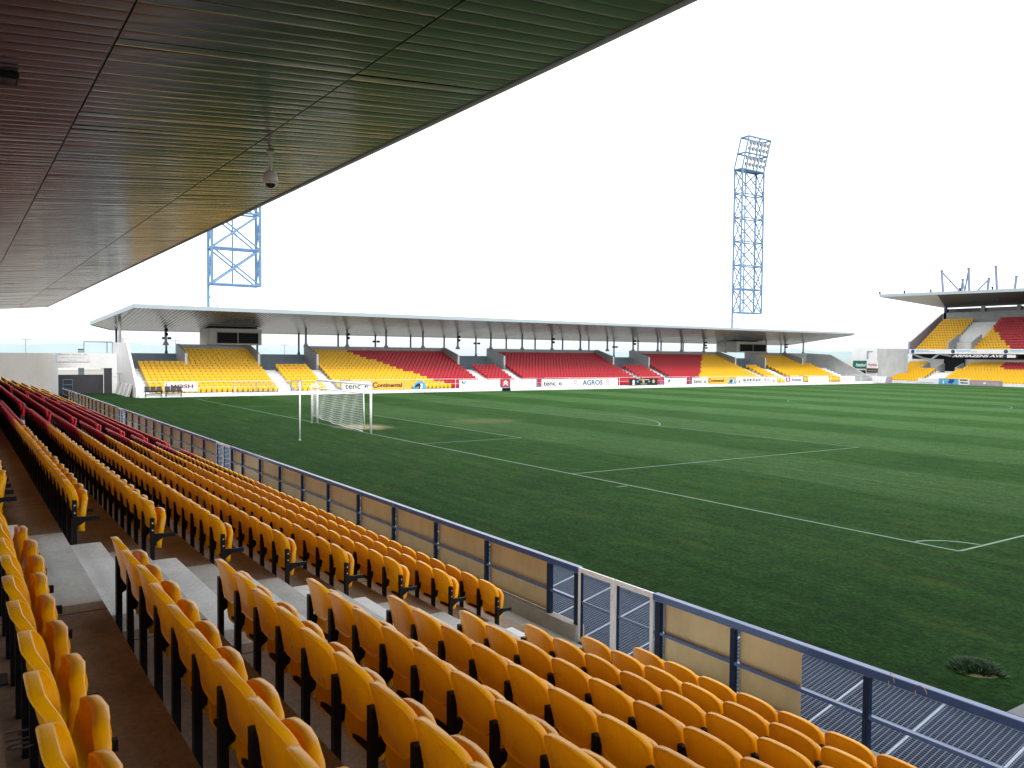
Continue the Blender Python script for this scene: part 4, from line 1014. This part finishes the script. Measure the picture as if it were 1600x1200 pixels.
mb = MB(); mb.box(-38.3, 6, 132.7, 132.8, 12.4, 13.25); local(rs, mb).build('rear_glazing', 'glass', rs)
for x in (-31.5, -25.6, -19.5, -13.5):
    mb = MB(); mb.box(x-.3, x+.3, 132.3, 132.69, 12.5, 13.8); local(rs, mb).build('pier', 'grey', rs)
mb = MB(); mb.box(-38.35, -37.9, 132.3, 132.69, 10, 13.5); local(rs, mb).build('pier', 'navy', rs)
for x in (-31.8, -28.0):                        # walls of the upper vomitory
    mb = MB(); mb.prism([(x-.1, 121.7, 5.0), (x-.1, 121.7, 6.9), (x-.1, 125.0, 8.3), (x-.1, 125.2, 5.0)], (.2, 0, 0)); local(rs, mb).build('parapet', 'grey', rs)
mb = MB(); mb.box(-31.7, -28.1, 125.0, 125.1, 5.0, 7.0); local(rs, mb).build('vomitory', 'cold', rs)
mb = MB(); mb.box(-40.3, 6, 125.6, 125.9, 2.0, 5.0); local(rs, mb).build('undercroft', 'dark', rs)
mb = MB(); mb.box(-40.3, 6, 125.3, 125.5, 2.5, 4.1); local(rs, mb).build('concourse_wall', 'white', rs)
mb = MB(); mb.box(-34.0, -30.6, 124.6, 125.0, 2.2, 4.6); local(rs, mb).build('doorway', 'dark', rs)
for x, z1 in ((-36.5, 4.0), (-30.6, 4.0), (-33.9, 3.9)):
    mb = MB(); mb.prism([(x-.1, 122.0, 1.8), (x-.1, 122.0, 2.7), (x-.1, 124.6, z1-.5), (x-.1, 124.6, 1.8)], (.2, 0, 0)); local(rs, mb).build('parapet', 'grey', rs)
mb = MB()
for p, q in (((-38.2, 121.4, 5.1), (-36.2, 122.2, 4.2)), ((-36.2, 122.2, 4.2), (-34.6, 121.6, 4.0)), ((-34.6, 121.6, 4.0), (-33.2, 121.6, 5.0)), ((-33.2, 121.6, 5.0), (-30.8, 122.4, 4.5))): mb.tube(p, q, .16, n=6)
local(rs, mb).build('brace', 'fascia', rs)
t = thing('banner', 'long dark banner with slanted white capitals below the right upper tier', 'banner', (-25.8, 121.42, 4.33))
mb = MB(); mb.box(-5.3, 5.2, 0, .03, 0, .66); mb.build('cloth', 'ink', t); bpy.context.view_layer.update()
text_part('ARMAZENS AVE', .56, (-30.9, 121.405, 4.46), (1, 0, 0), (0, 0, 1), 'white', t, width=8.3, bold=.02, shear=.35)
mb = MB(); mb.box(3.6, 4.9, -.015, -.004, .08, .56); mb.build('patch', 'white', t)
# roof
mb = MB(); zf = lambda x: 14.95-(x+41.6)*.0165
mb.prism([(-41.6, 117, zf(-41.6)+.27), (6, 117, zf(6)+.27), (6, 133.4, 13.82), (-38.8, 133.4, 13.87)], (0, 0, .15)); mb.prism([(-41.6, 116.97, zf(-41.6)-.06), (6, 116.97, zf(6)-.06), (6, 116.97, zf(6)+.42), (-41.6, 116.97, zf(-41.6)+.42)], (0, .06, 0)); mb.prism([(-41.65, 117.04, zf(-41.6)-.05), (-38.8, 133.4, 13.47), (-38.8, 133.4, 13.9), (-41.65, 117.04, zf(-41.6)+.42)], (.06, 0, 0)); rr_ = local(rs, mb).build('roof', 'fascia', rs)
mb = MB(); mb.add([(-31.35, 117.05, zf(-31.35)-.05), (6, 117.05, zf(6)-.05), (6, 133.3, 13.44), (-38.6, 133.3, 13.49)], [(0, 1, 2, 3)]); local(rs, mb).build('soffit', 'soffit_right', rr_)
mb = MB(); mb.add([(-41.5, 117.05, zf(-41.5)-.04), (-31.36, 117.05, zf(-31.36)-.045), (-38.61, 133.3, 13.48)], [(0, 1, 2)]); local(rs, mb).build('soffit', 'soffit_light', rr_)
for x in (-41.5, -37, -32.4, -27.6, -22.6):
    mb = MB(); mb.box(x-.08, x+.08, 116.9, 117.1, zf(x)+.43, zf(x)+.75); mb.box(x-.13, x+.13, 116.8, 117.0, zf(x)+.72, zf(x)+.86); local(rs, mb).build('roof_lamp', 'black', rr_)
for legs, cap in (([(-34.5, 125), (-31.6, 128)], (-35.0, 125, 19.3)), ([(-33.7, 129), (-31.6, 127)], (-33.4, 129, 17.9)), ([(-30.1, 125), (-32.8, 128)], (-30.4, 125, 19.3)), ([(-29.35, 129), (-31.7, 127)], (-29.0, 129, 17.8)), ([(-25.6, 125)], (-26.0, 125, 19.3)), ([(-25.0, 129)], (-24.6, 129, 17.8))):
    mb = MB()
    for i, (x, y) in enumerate(legs): mb.tube((x, y, 14.0), cap, .2 if i == 0 else .13, n=8)
    mb.tube((cap[0]-.05, cap[1], cap[2]), (cap[0]+.05, cap[1], cap[2]+.3), .26, n=8); local(rs, mb).build('roof_mast', 'mast', rs)
# boards before the right stand
def rboard(x0, x1, z0, z1, m_, label): return rsign(x0, x1, z0, z1, m_, label, 114.75)
def renm(t): t.name = 'advertising_board'; t['category'] = 'advert board'; return t
t = renm(rboard(-33.0, -29.5, .05, .95, 'white', 'white board with a faint grey mark at the foot of the right stand')); mb = MB(); mb.box(-1.4, 1.0, -.045, -.034, .18, .24); mb.build('small_print', 'mauve', t)
t = renm(rboard(-29.45, -28.4, .08, 1.0, 'sky', 'small sky blue square board at the foot of the right stand')); mb = MB(); mb.prism([(.1, -.036, .1), (.4, -.036, .1), (.2, -.036, .8)], (0, -.006, 0)); mb.build('emblem', 'white', t)
t = renm(rboard(-28.35, -26.3, .05, 1.0, 'sky', 'wide bright blue board with darker swirl at the foot of the right stand')); mb = MB(); mb.prism([(-.6, -.036, .2), (.1, -.036, .15), (.5, -.036, .8), (-.4, -.036, .85)], (0, -.006, 0)); mb.build('emblem', 'navy', t)
t = renm(rboard(-26.25, -24.6, .05, 1.0, 'white', 'white board with two dark text lines at the foot of the right stand')); text_part('BOMBA', .3, (-26.05, 114.71, .68), (1, 0, 0), (0, 0, 1), 'ink', t, width=1.3, bold=.02); text_part('VIDAL', .3, (-26.05, 114.71, .25), (1, 0, 0), (0, 0, 1), 'ink', t, width=1.3, bold=.02)
t = rboard(-24.5, -19.7, -.05, .85, 'mauve', 'large mauve board with salmon lettering at the right picture edge'); renm(t); text_part('PORTA', .6, (-24.1, 114.71, .15), (1, 0, 0), (0, 0, 1), 'salmon', t, width=1.5); text_part('NOBRE', .6, (-21.9, 114.71, .15), (1, 0, 0), (0, 0, 1), 'salmon', t, width=1.8); mb = MB(); mb.box(-.35, .05, -.045, -.034, .32, .6); mb.build('patch', 'white', t)

# ------------------------------------------------------------------ beyond the ground
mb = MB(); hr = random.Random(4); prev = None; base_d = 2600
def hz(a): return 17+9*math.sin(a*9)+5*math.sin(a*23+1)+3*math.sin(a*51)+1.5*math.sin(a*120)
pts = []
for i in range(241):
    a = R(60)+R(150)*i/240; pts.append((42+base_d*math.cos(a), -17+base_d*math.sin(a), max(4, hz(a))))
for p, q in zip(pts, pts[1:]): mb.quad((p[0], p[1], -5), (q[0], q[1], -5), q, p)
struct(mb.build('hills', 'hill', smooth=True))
for i, (x, y, h, lab) in enumerate(((-140, -6.27, 6.4, 'thin lamp post far beyond the left corner wall'), (-140, 10.7, 6.8, 'distant lamp post seen above the white end wall of the far stand'), (-140, 20.8, 6.6, 'distant lamp post just right of the first far stand column'), (-140, 44, 6.0, 'distant lamp post behind the gap right of the first press box'))):
    t = thing('lamp_post', lab, 'lamp post', (x, y, -1.6), 'car park lamps beyond the stadium')
    mb = MB(); mb.tube((0, 0, 0), (0, 0, h+1.5), .07, .04, n=8); mb.build('shaft', 'cold', t)
    mb = MB(); mb.box(-.3, .3, -.75, -.1, h+1.5, h+1.62); mb.box(-.3, .3, .1, .75, h+1.5, h+1.62); mb.box(-.05, .05, -.1, .1, h+1.5, h+1.58); mb.build('lamp_arm', 'colm', t)
hd = random.Random(8); hwords = ['leftmost small', 'tall', 'low', 'middle', 'wide', 'narrow', 'rightmost small']
for i in range(7):
    x = -240-hd.uniform(0, 50); y = 2+i*8.5+hd.uniform(-1, 1); w_, d_, h = hd.uniform(6, 9), hd.uniform(6, 8), hd.uniform(2.4, 3.0)
    t = thing('house', '%s tile-roofed house from the left, far off through the wall opening' % ordinal(i+1), 'house', (x, y, -1.6), 'distant houses through the opening')
    mb = MB(); mb.box(-d_/2, d_/2, -w_/2, w_/2, 0, h); mb.build('wall', 'house', t)
    mb = MB(); mb.prism([(-d_/2-.3, -w_/2-.3, h), (d_/2+.3, -w_/2-.3, h), (0, -w_/2-.3, h+1.6)], (0, w_+.6, 0)); mb.build('roof', 'tile', t)
    for j in (-1, 1):
        mb = MB(); mb.box(d_/2+.01, d_/2+.06, j*w_*.25-.5, j*w_*.25+.5, h*.45, h*.75); mb.build('window', 'glass', t)
bpy.context.view_layer.update()
